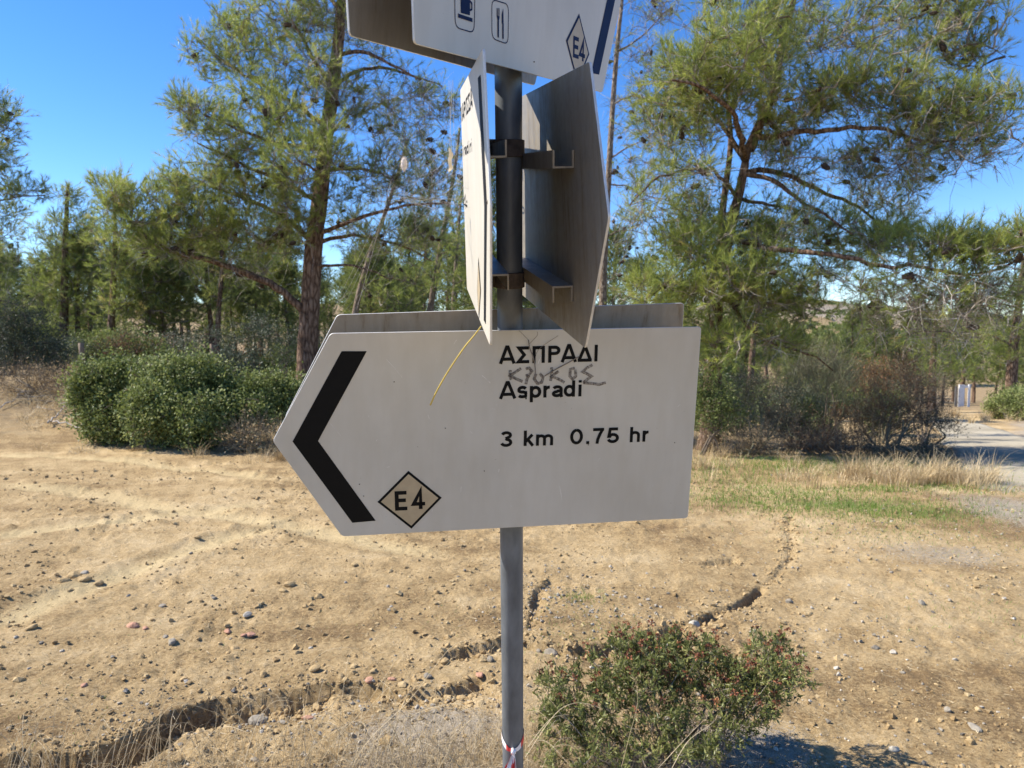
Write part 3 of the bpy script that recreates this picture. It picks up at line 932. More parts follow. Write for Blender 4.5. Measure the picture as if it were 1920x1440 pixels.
word(LF, 'AΣΠPAΔI', c4([(178, 383)])[0], c4([(757, 368)])[0], 32.0, P_LF)
word(LF, 'Aspradi', c4([(178, 589)])[0], c4([(664, 573)])[0], 31.0, P_LF)
word(LF, '3', c4([(178, 871)])[0], c4([(254, 869)])[0], 29.5, P_LF)
word(LF, 'km', c4([(312, 865)])[0], c4([(496, 860)])[0], 29.0, P_LF)
word(LF, '0.75', c4([(588, 857)])[0], c4([(880, 846)])[0], 29.5, P_LF)
word(LF, 'hr', c4([(936, 843)])[0], c4([(1052, 838)])[0], 28.5, P_LF)


def badge(pan, outer_px, E_px, four_px, cap, parent, mats, bw=0.2):
    o = np.array(uvs(pan, outer_px)); c = o.mean(0)
    p = Print(pan)
    inn = c + (o - c) * (1 - bw * 0.55)
    p.poly(o); p.poly(inn, mi=1, lift=0.0003)
    p.z += 0.0006
    for ch, (a, b) in (('E', E_px), ('4', four_px)):
        a2 = pan.uv(*a); b2 = pan.uv(*b); t = pan.uv(a[0], a[1] - cap)
        p.text(ch, a2, b2, np.linalg.norm(t - a2))
    return p.build('route_badge', mats, parent)


badge(LF, c3([(832, 1010), (1028, 1168), (850, 1350), (650, 1193)]), c3([(748, 1244), (834, 1240)]), c3([(850, 1236), (936, 1232)]), 36.5, P_LF, [M['black'], M['tan']])

# hand-smeared marker scrawl
gr = Print(LF, 0.0009)
for pth in ([(240, 418), (238, 450), (245, 476)], [(303, 408), (268, 432), (240, 452), (275, 470), (312, 486)],
            [(330, 412), (350, 406), (366, 425), (350, 446), (330, 452)], [(350, 450), (336, 475), (332, 502)],
            [(392, 440), (380, 470), (400, 498), (425, 490), (432, 460), (412, 438)], [(482, 402), (484, 440), (476, 482)],
            [(524, 425), (498, 444), (484, 455), (520, 470), (558, 491)], [(618, 405), (592, 415), (590, 455), (605, 472), (624, 455), (622, 415)],
            [(722, 388), (690, 405), (664, 428), (690, 440), (716, 455), (690, 475), (668, 493)], [(668, 493), (720, 497), (762, 503), (800, 492)]):
    gr.line(uvs(LF, c4(pth)), 0.0056)
    gr.z += 0.00004
gr.build('graffiti', M['marker'], P_LF)

# little dents and screws
def screw(pan, px, r, parent, m):
    u, v = pan.uv(*px); mb = MB(); th = np.linspace(0, 2 * math.pi, 10, endpoint=False)
    ring = [pan.P(u + r * math.cos(t), v + r * math.sin(t), 0.0002) - FOOT for t in th]; top = [pan.P(u + r * .6 * math.cos(t), v + r * .6 * math.sin(t), 0.0016) - FOOT for t in th]
    i = np.arange(10); j = (i + 1) % 10
    mb.add(ring + top, quads=np.stack([i, j, j + 10, i + 10], 1), polys=[list(range(10, 20))])
    return mb.build('rivet', m, parent)


for px in ((739, 716), (835, 803), (674, 908), (682, 930), (1265, 830), (908, 883), (1103, 834)):
    screw(LF, px, 0.0011, P_LF, M['clamp'])
for px in ((1106, 115), ): screw(UF, (1001, 116), 0.0012, P_UF, M['clamp'])
screw(ML, (876, 378), 0.003, P_ML, M['clamp']); screw(ML, (914, 379), 0.003, P_ML, M['clamp'])

sc_ = Print(LF, 0.0004); rq = np.random.default_rng(8)
for k in range(34):
    u, v = rq.uniform(0.0, LF.w - .02), rq.uniform(.02, LF.h - .02); a = rq.uniform(0, 3.14); l = rq.uniform(.002, .012) if k < 26 else rq.uniform(.02, .05)
    sc_.line([(u, v), (u + math.cos(a) * l * .5, v + math.sin(a) * l * .55), (u + math.cos(a) * l, v + math.sin(a) * l)], 0.0005 if k % 3 else .0009); sc_.z += .000002
tag(sc_.build('scratches', M['scratch'], P_LF), kind='stuff')

# top panel symbols
pr = Print(UF)
bar = uvs(UF, c1([(1770, 0), (1824, 0), (1717, 498), (1665, 487)]))
d0 = nrm(np.array(bar[0]) - np.array(bar[3]))
h2 = UF.h / 2
def up_to(p, v): return np.array(p) + d0 * ((v - p[1]) / d0[1])
tipi, tipo = up_to(bar[0], h2), up_to(bar[1], h2)
pr.poly([bar[3], bar[2], tipo, tipi]); mir = lambda p: np.array([p[0], 2 * h2 - p[1]])
pr.poly([tipi, tipo, mir(bar[2]), mir(bar[3])]); pr.build('chevron_arrow', M['navy'], P_UF)
badge(UF, c1([(1584, 90), (1652, 362), (1572, 560), (1496, 270)]), c1([(1536, 380), (1582, 396)]), c1([(1578, 398), (1622, 416)]), 41, P_UF, [M['navy'], M['tan']], 0.22)


def frame_px(pan, TLp, TRp, BRp, BLp, parent):
    pts = rounded(uvs(pan, c1([BLp, BRp, TRp, TLp])), 0.012, 6)
    return pts


pr = Print(UF); pr.line(frame_px(UF, (752, -190), (892, -145), (884, 220), (758, 182), None), 0.0016, True)
pr.poly(uvs(UF, c1([(793, -40), (858, -20), (855, 103), (795, 86)])), lift=.0001)
pr.line(uvs(UF, c1([(856, 8), (868, 22), (868, 62), (855, 70)])), 0.0028, lift=.0002)
pr.poly(uvs(UF, c1([(776, 90), (872, 122), (872, 148), (777, 117)])), lift=.0003)
pr.build('cup_symbol', M['navy'], P_UF)
pr = Print(UF); pr.line(frame_px(UF, (1002, -5), (1114, 30), (1110, 296), (1003, 256), None), 0.0016, True)
for x in (1036, 1043, 1051): pr.line(uvs(UF, c1([(x, 55), (x, 108)])), 0.0016, lift=.0001)
pr.poly(uvs(UF, c1([(1034, 104), (1054, 110), (1050, 132), (1039, 129)])), lift=.0002)
pr.line(uvs(UF, c1([(1044, 125), (1044, 250)])), 0.0042, lift=.0003)
pr.poly(uvs(UF, c1([(1078, 55), (1080, 160), (1068, 156), (1068, 95)])), lift=.0001); pr.line(uvs(UF, c1([(1076, 150), (1076, 259)])), 0.0042, lift=.0002)
pr.build('cutlery_symbol', M['navy'], P_UF)

# the edge-on panel's print
pr = Print(ML)
pr.poly(uvs(ML, [(896.5, 146), (901.5, 140), (913.3, 384), (908.5, 386)])); pr.poly(uvs(ML, [(908.5, 386), (913.3, 384), (911.2, 608), (907.5, 600)]))
pr.build('chevron_arrow', M['black'], P_ML)
def word_uv(pan, txt, pl, pr_, cap_px, parent):
    a = pan.uv(*pl); b = pan.uv(*pr_); t = pan.uv(pl[0], pl[1] - cap_px)
    p = Print(pan); p.text(txt, b if b[0] < a[0] and False else a, b, np.linalg.norm(t - a)); return p.build('lettering', M['black'], parent)
word_uv(ML, 'ΠIAPIΣΣA', (863.5, 232), (886.5, 200), 24, P_ML)
word_uv(ML, 'piiradiri', (864.5, 295), (886, 284), 17, P_ML)
word_uv(ML, '4', (868, 388), (877, 395), 22, P_ML)
o = uvs(ML, [(897.5, 482), (902, 545), (898.5, 600), (895, 545)])
p = Print(ML); p.poly(o); c_ = np.mean(o, 0); p.poly(c_ + (np.array(o) - c_) * .8, mi=1, lift=.0003); p.build('route_badge', [M['black'], M['tan']], P_ML)

# ------------------------------------------------------------------ things caught on the sign
def px_path(pts, Y): return [at(px, py, Y if np.isscalar(Y) else Y[i]) for i, (px, py) in enumerate(pts)]


def smooth_path(P, n=24):
    P = np.array(P); t = np.linspace(0, len(P) - 1, n); i = np.clip(np.floor(t).astype(int), 0, len(P) - 2); f = (t - i)[:, None]
    p0 = P[np.maximum(i - 1, 0)]; p1 = P[i]; p2 = P[i + 1]; p3 = P[np.minimum(i + 2, len(P) - 1)]
    return 0.5 * ((2 * p1) + (-p0 + p2) * f + (2 * p0 - 5 * p1 + 4 * p2 - p3) * f ** 2 + (-p0 + 3 * p1 - 3 * p2 + p3) * f ** 3)


def single(mb, name, m, label, cat, origin, **kw):
    return tag(mb.build(name, m, None, kw.pop('smooth', True), origin=origin), label, cat, **kw)


# yellow blade hanging from the edge-on panel
P = smooth_path(px_path([(902, 612), (890, 628), (868, 655), (838, 700), (818, 735), (807, 759)], [1.03, 1.06, 1.12, 1.22, 1.27, 1.3]), 20)
mb = MB(); tube(mb, P, np.linspace(0.0009, 0.0016, 20), 5); single(mb, 'grass_blade', M['yellow'], 'dry yellow grass blade hanging from the narrow edge-on panel', 'grass blade', P[0])
# dark twigs snagged above the lettering
mb = MB()
for pts in ([(345, 240), (352, 285), (372, 340), (384, 400), (385, 470)], [(440, 452), (500, 415), (570, 378), (640, 338)], [(290, 185), (345, 240)], [(352, 262), (396, 215), (396, 190)], [(384, 392), (402, 300), (520, 215)]):
    pp = c4(pts); P = smooth_path([LF.P(*LF.uv(*p), 0.004) for p in pp], 14)
    tube(mb, P, 0.0011 if pts[0][0] in (345, 440) else 0.0004, 5)
single(mb, 'dry_twig', M['twig'], 'thin dark dry twig snagged over the black lettering', 'twig', LF.P(*LF.uv(1000, 650), .004))

# cobweb: fine threads between the edge-on panel, the top panel and the rear panel
mb = MB(); rg = np.random.default_rng(5)
A0 = ML.P(ML.w - 0.01, 0.30); 
def thread(a, b, sag=0.01, r=0.00022, n=10):
    t = np.linspace(0, 1, n)[:, None]; P = a * (1 - t) + b * t; P[:, 2] -= (sag * 4 * t * (1 - t))[:, 0]; tube(mb, P, r, 3, cap=False)
anch_l = at(742, 364, 1.34); mlf = lambda v: ML.P(ML.w - 0.004, v)
for i in range(14): thread(mlf(rg.uniform(0.13, 0.20)), anch_l + rg.normal(size=3) * 0.012, rg.uniform(0.002, 0.012), 0.0002)
for i in range(16): thread(mlf(rg.uniform(0.15, 0.34)), at(rg.uniform(735, 850), rg.uniform(230, 400), 1.36), rg.uniform(0, 0.02), 0.0002)
for i in range(6): thread(at(842 + rg.normal() * 4, 150, 1.30), at(840 + rg.normal() * 10, rg.uniform(260, 350), 1.36), 0.002, 0.0002)
for i in range(4): thread(anch_l + rg.normal(size=3) * .01, at(rg.uniform(630, 700), rg.uniform(560, 592), 1.44), 0.004, 0.0002)
thread(at(636, 590, 1.452), at(742, 364, 1.36), 0.006, 0.00018); thread(at(640, 590, 1.452), at(865, 330, 1.40), 0.002, 0.00016)
for i in range(90): 
    a = at(rg.uniform(745, 860), rg.uniform(180, 400), 1.36); thread(a, a + rg.normal(size=3) * np.array([.05, .02, .05]), 0.003, 0.00011)
single(mb, 'cobweb', M['silk'], 'ragged pale cobweb strung between edge-on panel and rear panel', 'cobweb', at(800, 330, 1.36))
mb = MB(); c = at(757.5, 308, 1.36)
vs, fs = ico(); mb.add(c + vs * np.array([0.0058, 0.004, 0.0125]), tris=fs)
dd = nrm(rg.normal(size=(260, 3))); needles(mb, c + dd * np.array([.005, .0035, .0115]), nrm(dd + [0, 0, .5]), 0.005, 0.0006, 0.5)
single(mb, 'seed_fluff', M['feather'], 'oval tuft of pale seed fluff caught left in cobweb', 'seed fluff', c)
mb = MB(); P = smooth_path(px_path([(842, 278), (846, 290), (843, 302), (846, 314), (842, 322)], 1.36), 12)
for k, wv in ((0, 1), ): 
    w_ = np.interp(np.linspace(0, 1, 12), [0, .3, .6, .85, 1], [.001, .0045, .003, .004, .0006])
    V = np.concatenate([P - EX * w_[:, None] + [0, .001, 0], P + EX * w_[:, None] - [0, .002, 0], P - EX * w_[:, None] * .9 + [0, .0018, 0], P + EX * w_[:, None] * .9 - [0, .0012, 0]])
    i = np.arange(11); mb.add(V, quads=np.concatenate([np.stack([i, i + 12, i + 13, i + 1], 1), np.stack([i + 24, i + 25, i + 37, i + 36], 1)]), tint=.9)
single(mb, 'dry_leaf', M['straw'], 'curled straw coloured leaf caught in cobweb beside edge-on panel', 'leaf', P[0])

# barrier tape knotted low round the pole
def tape():
    mb = MB()
    kk = lambda px_y: None
    # height along the pole where it appears at picture y=1390
    best = min(np.linspace(k0, 0.1, 400), key=lambda k: abs(720 + FPX * ((POLE_P + POLE_U * k - EYE) @ DN) / ((POLE_P + POLE_U * k - EYE) @ FW) - 1383))
    c = POLE_P + POLE_U * best
    e1 = nrm(np.cross([0, 1, 0], POLE_U)); e1 = e1 if e1[0] > 0 else -e1; e2 = np.cross(POLE_U, e1); e2 = e2 if e2[1] < 0 else -e2   # e2 to the viewer
    n = 40; th = np.linspace(0, 2 * math.pi, n, endpoint=False); R = PR + 0.0018
    V = []
    for t in th:
        dip = -0.012 * max(0, math.sin(t)) ** 1.5 + 0.010 * (1 - max(0, math.sin(t)))
        for z in (-0.009, 0.0, 0.009):
            V.append(c + e1 * R * math.cos(t) + e2 * (R + .001 * math.sin(7 * t)) * math.sin(t) + POLE_U * (dip + z * (1.0 - 0.55 * max(0, math.sin(t)) ** 6)))
    V = np.array(V)
    for i in range(n):
        j = (i + 1) % n; a = math.degrees(th[i])
        red = (60 < a % 360 < 0) or (98 < a < 122) or (5 < a < 40) or (190 < a < 225) or (290 < a < 320)
        for r in (0, 1):
            pass
        mb.add(V[[3 * i, 3 * j, 3 * j + 1, 3 * i + 1]], quads=[[0, 1, 2, 3]], mi=1 if red else 0); mb.add(V[[3 * i + 1, 3 * j + 1, 3 * j + 2, 3 * i + 2]], quads=[[0, 1, 2, 3]], mi=1 if red else 0)
    kn = c + e2 * (R + .004) - POLE_U * .012
    vs, fs = ico(); mb.add(kn + vs * np.array([.006, .005, .0075]) * (1 + .3 * np.sin(vs[:, :1] * 9)), tris=fs, mi=0)
    # two crumpled tails
    for sgn, ln, mi_off in ((-1, 0.17, 0), (-0.35, 0.14, 1)):
        m = 22; rows = []
        for k in range(m):
            t = k / (m - 1)
            p = kn + e2 * (.006 + .012 * math.sin(t * 3)) + np.array([1, 0, 0]) * sgn * (0.055 * t ** 1.2) * (1 if sgn == -1 else .9) - POLE_U * ln * t
            wv = (0.004 + 0.014 * min(1, t * 2.5))
            fold = nrm(np.array([1, 0.35 * math.sin(6 * t + sgn), -0.35]))
            rows.append([p + fold * wv * s + e2 * .005 * math.sin(5 * s + 9 * t) for s in np.linspace(-1, 1, 6)])
        rows = np.array(rows)
        for k in range(m - 1):
            for j in range(5):
                diag = (k * 0.16 - j * 0.5 + mi_off * 1.1) % 2.0
                mb.add([rows[k, j], rows[k, j + 1], rows[k + 1, j + 1], rows[k + 1, j]], quads=[[0, 1, 2, 3]], mi=1 if diag < 0.75 else 0)
    return single(mb, 'barrier_tape', [M['white_tape'], M['red']], 'red and white barrier tape knotted low around the grey pole', 'barrier tape', c)


tape()

# ------------------------------------------------------------------ trees
def resample(P, step):
    P = np.asarray(P, float); s = np.r_[0, np.cumsum(np.linalg.norm(np.diff(P, axis=0), axis=1))]
    n = max(3, int(s[-1] / step) + 1); t = np.linspace(0, s[-1], n)
    return np.stack([np.interp(t, s, P[:, k]) for k in range(P.shape[1])], 1)


def grow(skel, attractors, rg, r_tip=0.006, step=0.2, taper=0.012, sag=0.15):
    """join every attractor to the nearest wood by a bent branch; returns branch list"""
    cap = sum(len(s) for s in skel) + len(attractors) * 14 + 10
    N = np.zeros((cap, 3)); n = 0
    for s in skel: N[n:n + len(s)] = s; n += len(s)
    base = N[:n].copy()
    d0 = np.array([np.min(np.sum((base - a) ** 2, 1)) for a in attractors])
    out = []; dirs = np.zeros((len(attractors), 3))
    for i in np.argsort(d0):
        a = attractors[i]; v = a - N[:n]; dist = np.sqrt(np.sum(v * v, 1))
        cost = dist + 0.35 * np.maximum(0, -v[:, 2] * 0.6) 
        j = int(np.argmin(cost)); p = N[j].copy(); L = dist[j]
        if L < 1e-3: continue
        m = max(3, min(13, int(L / step) + 2))
        t = np.linspace(0, 1, m)[:, None]
        bow = nrm(rg.normal(size=3)) * L * 0.10; bow[2] += L * sag * rg.uniform(-.6, 1.0)
        P = p + (a - p) * t + bow * (4 * t * (1 - t)) + rg.normal(size=(m, 3)) * L * 0.018 * (t * (1 - t) * 4)
        N[n:n + m - 1] = P[1:]; n += m - 1
        dirs[i] = nrm(P[-1] - P[-2])
        out.append((P, L, d0[i]))
    return out, dirs


def spray(wood, leaf, A, dirs, rg, ntw=7, ln=(0.14, 0.38), nn=25, nl=(0.09, 0.16), nw=0.0068, bare=0.0, droop=0.0, twig_r=0.003, spread=0.8, tintb=0.0, leafy=None):
    n = len(A)
    idx = np.repeat(np.arange(n), ntw); m = len(idx)
    D = nrm(dirs[idx] * 0.9 + rg.normal(size=(m, 3)) * spread + np.array([0, 0, 0.45 - droop]))
    L = rg.uniform(*ln, m)
    P0 = A[idx] - dirs[idx] * (rg.uniform(0, 0.18, m))[:, None]
    P2 = P0 + D * L[:, None] + np.array([0, 0, 1.0]) * (L * (0.12 - droop * 0.5))[:, None]
    P1 = P0 + D * L[:, None] * 0.5
    twigs(wood, P0, P1, P2, twig_r, tint=np.clip(rg.normal(0.5, 0.25, m), 0, 1), mi=1)
    if leafy is not None:
        jj = np.repeat(np.arange(n), np.maximum(0, ((0.95 - leafy) * 16)).astype(int)); k2 = len(jj)
        if k2:
            D2 = nrm(dirs[jj] * .5 + rg.normal(size=(k2, 3))); L2 = rg.uniform(.15, .5, k2)[:, None]; Q0 = A[jj] + rg.normal(size=(k2, 3)) * .08
            twigs(wood, Q0, Q0 + D2 * L2 * .5 + rg.normal(size=(k2, 3)) * .04, Q0 + D2 * L2 - [0, 0, .05], .0035, tint=np.clip(rg.normal(.8, .2, k2), 0, 1), mi=1)
    lv = rg.random(m) > bare
    if leafy is not None: lv &= (rg.random(m) < leafy[idx])
    li = np.where(lv)[0]
    k = len(li); ii = np.repeat(li, nn)
    t = (1 - 0.55 * rg.random(len(ii)) ** 1.5)[:, None]
    B = P0[ii] * (1 - t) ** 2 + 2 * P1[ii] * t * (1 - t) + P2[ii] * t ** 2
    ax = nrm(P2[ii] - P1[ii] * 0.7 - P0[ii] * 0.3)
    ND = nrm(ax * 1.0 + rg.normal(size=(len(ii), 3)) * 0.42 + np.array([0, 0, 0.06]))
    ct = np.clip(rg.normal(0.5 + tintb, 0.16, n), 0, 1)[idx] + rg.normal(0, 0.16, m)
    tint = np.clip(ct[ii] + rg.normal(0, 0.06, len(ii)), 0, 0.97)
    needles(leaf, B, ND, rg.uniform(*nl, len(ii)), nw, tint)


def ellip(rg, c, r, n):
    d = nrm(rg.normal(size=(n, 3))) * (rg.random((n, 1)) ** (1 / 2.4))
    return np.asarray(c) + d * np.asarray(r)


def big_pine(name, label, Y, trunk, limbs, clumps, seed, trunk_r, extra_trunks=(), dens=1.0, cones=0, bark='bark', group=None, needle=None, spray_kw=None, rd=1.1, dead=(), widen=1.0):
    """pine whose trunk, limbs and foliage masses are taken from the photograph and given depth"""
    rg = np.random.default_rng(seed)
    tw = np.array([at(px, py, Y + (dy if len(p) > 2 else 0)) for p in trunk for px, py, dy in [(p[0], p[1], p[2] if len(p) > 2 else 0)]])
    tw[0, 2] = min(tw[0, 2], H(tw[0, 0], tw[0, 1])[0] - 0.1)
    base = np.array([tw[0, 0], tw[0, 1], H(tw[0, 0], tw[0, 1])[0]])
    root = empty(name, base, label, 'tree', group)
    skel = []; wood = MB(); crown = MB()
    T = resample(smooth_path(tw, 40), 0.2); s = np.linspace(0, 1, len(T))
    rr = np.interp(s, [0, .06, .2, 1], [trunk_r * 1.35, trunk_r * 1.05, trunk_r * .92, trunk_r * .3]) 
    tube(wood, T, rr, 14, rough=0.12); skel.append(T[int(len(T) * .22):])
    for et, er in extra_trunks:
        E_ = resample(smooth_path([at(p[0], p[1], Y + p[2]) for p in et], 24), 0.2); tube(wood, E_, np.linspace(er, er * .4, len(E_)), 9, rough=.12); skel.append(E_)
    for lb, lr in limbs:
        pts = [at(p[0], p[1], Y + p[2]) for p in lb]
        j = np.argmin(np.sum((T - pts[0]) ** 2, 1))
        if np.linalg.norm(T[j] - pts[0]) < 0.8: pts = [T[j]] + pts[1:]
        P = resample(smooth_path(pts, 26), 0.16); P[1:-1] += rg.normal(size=(len(P) - 2, 3)) * 0.012
        tube(wood, P, np.linspace(lr, max(0.008, lr * .28), len(P)), 7, rough=.15); skel.append(P[len(P) // 6:])
    for lb, lr in dead:
        P = resample(smooth_path([at(p[0], p[1], Y + p[2]) for p in lb], 20), 0.1); tube(wood, P, np.linspace(lr, lr * .35, len(P)), 6, mi=2, tint=.95)
    A = []; lf = []
    for c in clumps:
        px, py, rx, ry, dy, n = c[:6]; leafy = c[6] if len(c) > 6 else 0.85
        k = Y + dy; ctr = at(px, py, k); n = max(1, int(n * dens))
        A.append(ellip(rg, ctr, (rx * widen * k / FPX, rd * max(.35, min(1, rx / 70)), ry * widen * k / FPX), n)); lf.append(np.full(n, leafy))
    A = np.concatenate(A); lf = np.concatenate(lf)
    br, dirs = grow(skel, A, rg)
    for P, L, d in br:
        r0 = min(0.035, 0.006 + 0.011 * L + 0.004 * d)
        tube(wood, P, np.linspace(r0, 0.004, len(P)), 3, tint=rg.uniform(.2, .9), mi=1, cap=False)
    kw = dict(spray_kw or {}); spray(wood, crown, A, dirs, rg, leafy=lf, **kw)
    to = wood.build('trunk', [M[bark], M['twig'], M['twig']], root, True, origin=base)
    co = crown.build('crown', needle or M['needle'], root, origin=base)
    if cones:
        vs, fs = ico(); me = None
        for i in rg.choice(len(A), cones, replace=False):
            if me is None:
                c_ = MB(); c_.add(vs * np.array([.024, .024, .042]) * (1 + .25 * np.sin(vs[:, 2:] * 14)), tris=fs, tint=rg.random(len(vs))); ob = c_.build('pine_cone', M['cone'], root); me = ob.data
            else:
                ob = bpy.data.objects.new('pine_cone', me); COL.objects.link(ob); ob.parent = root
            ob.location = A[i] - base + rg.normal(size=3) * .06; ob.rotation_euler = rg.uniform(0, 6, 3); sc = rg.uniform(1.3, 2.1); ob.scale = (sc,) * 3
    return root


big_pine('pine_tree', 'large pine with red brown trunk left of the signs, long bent lower limb', 14.0,
    [(572, 745), (576, 690), (577, 640), (583, 540), (590, 450), (602, 350), (611, 260), (622, 180), (632, 100), (641, 0), (648, -90), (655, -230)],
    [([(578, 592, 0), (545, 560, -.2), (510, 535, -.4), (460, 512, -.6), (400, 490, -.8), (350, 478, -.9), (300, 462, -1), (250, 420, -1.0), (200, 360, -1)], .085),
     ([(588, 460, 0), (560, 430, .2), (520, 400, .3), (460, 372, .4), (400, 352, .5), (350, 330, .5)], .06),
     ([(600, 440, 0), (650, 418, -.3), (700, 400, -.5), (760, 386, -.7), (840, 380, -.9)], .05),
     ([(592, 452, 0), (645, 442, .3), (700, 447, .6), (760, 462, .8), (810, 490, 1)], .045),
     ([(584, 505, 0), (640, 498, -.3), (690, 505, -.5), (735, 525, -.6)], .035),
     ([(606, 320, 0), (660, 316, .3), (710, 324, .6), (760, 350, .8)], .045),
     ([(622, 165, 0), (660, 140, .3), (710, 126, .5), (760, 138, .7), (830, 162, .8)], .045),
     ([(630, 110, 0), (680, 98, -.3), (730, 120, -.5), (790, 150, -.6)], .045),
     ([(618, 170, 0), (592, 120, -.3), (565, 70, -.5), (535, 15, -.6)], .05),
     ([(608, 290, 0), (580, 278, -.6), (520, 268, -1.1), (450, 245, -1.4), (380, 215, -1.5)], .05),
     ([(613, 250, 0), (570, 205, .4), (500, 165, .8), (420, 115, 1.0), (370, 70, 1.1)], .05),
     ([(600, 375, 0), (540, 345, -.5), (460, 310, -.8), (370, 268, -1)], .05),
     ([(603, 340, 0), (600, 330, -1.2), (585, 315, -2.0), (560, 300, -2.6)], .045),
     ([(611, 260, 0), (640, 230, 1.2), (670, 200, 2.0)], .045),
     ([(640, 20, 0), (600, -20, .4), (540, -60, .5)], .04), ([(640, 20, 0), (690, -20, .4), (760, -50, .5)], .04)],
    [(385, 105, 42, 45, .8, 26), (430, 55, 40, 35, .8, 18), (470, 120, 55, 50, .6, 30), (400, 225, 45, 45, -1, 26), (350, 215, 22, 40, -1.2, 12), (500, 50, 50, 45, 0, 26),
     (560, 25, 50, 45, -.3, 28, .7), (620, 40, 50, 50, 0, 22, .6), (490, 205, 60, 50, 0, 34), (450, 285, 65, 45, -1, 40), (545, 240, 55, 50, -.5, 32), (400, 345, 75, 45, -.6, 46), (335, 370, 48, 45, -.8, 28),
     (490, 375, 70, 50, 0, 46), (560, 330, 55, 55, -1.5, 36), (505, 445, 70, 45, 0, 36, .75), (385, 430, 70, 45, -.6, 44), (300, 420, 50, 48, -.9, 30), (240, 385, 42, 40, -1, 22), (205, 355, 30, 28, -1, 12), (262, 455, 45, 35, -1, 20),
     (620, 280, 45, 50, -1.2, 24, .8), (660, 205, 50, 50, .4, 20, .55), (690, 60, 60, 55, .2, 26, .5), (700, 200, 55, 60, .5, 20, .45), (760, 180, 60, 55, .5, 26, .4), (815, 205, 45, 60, .6, 20, .4), (740, 265, 60, 50, .5, 22, .45),
     (680, 335, 55, 45, .4, 22, .6), (760, 330, 65, 55, .4, 26, .5), (825, 330, 35, 60, -.4, 16, .45), (700, 450, 60, 45, .4, 22, .6), (640, 400, 40, 45, .2, 14, .7), (790, 440, 50, 40, .6, 20, .6), (560, 130, 60, 60, 0, 34, .75), (610, 150, 40, 50, -.8, 18, .7),
     (600, -60, 90, 60, 0, 26), (330, 475, 60, 30, -.8, 18, .7), (450, 500, 60, 30, -.3, 14, .5), (550, 420, 45, 45, -.8, 20, .8)],
    21, 0.205, cones=110, dens=1.65)

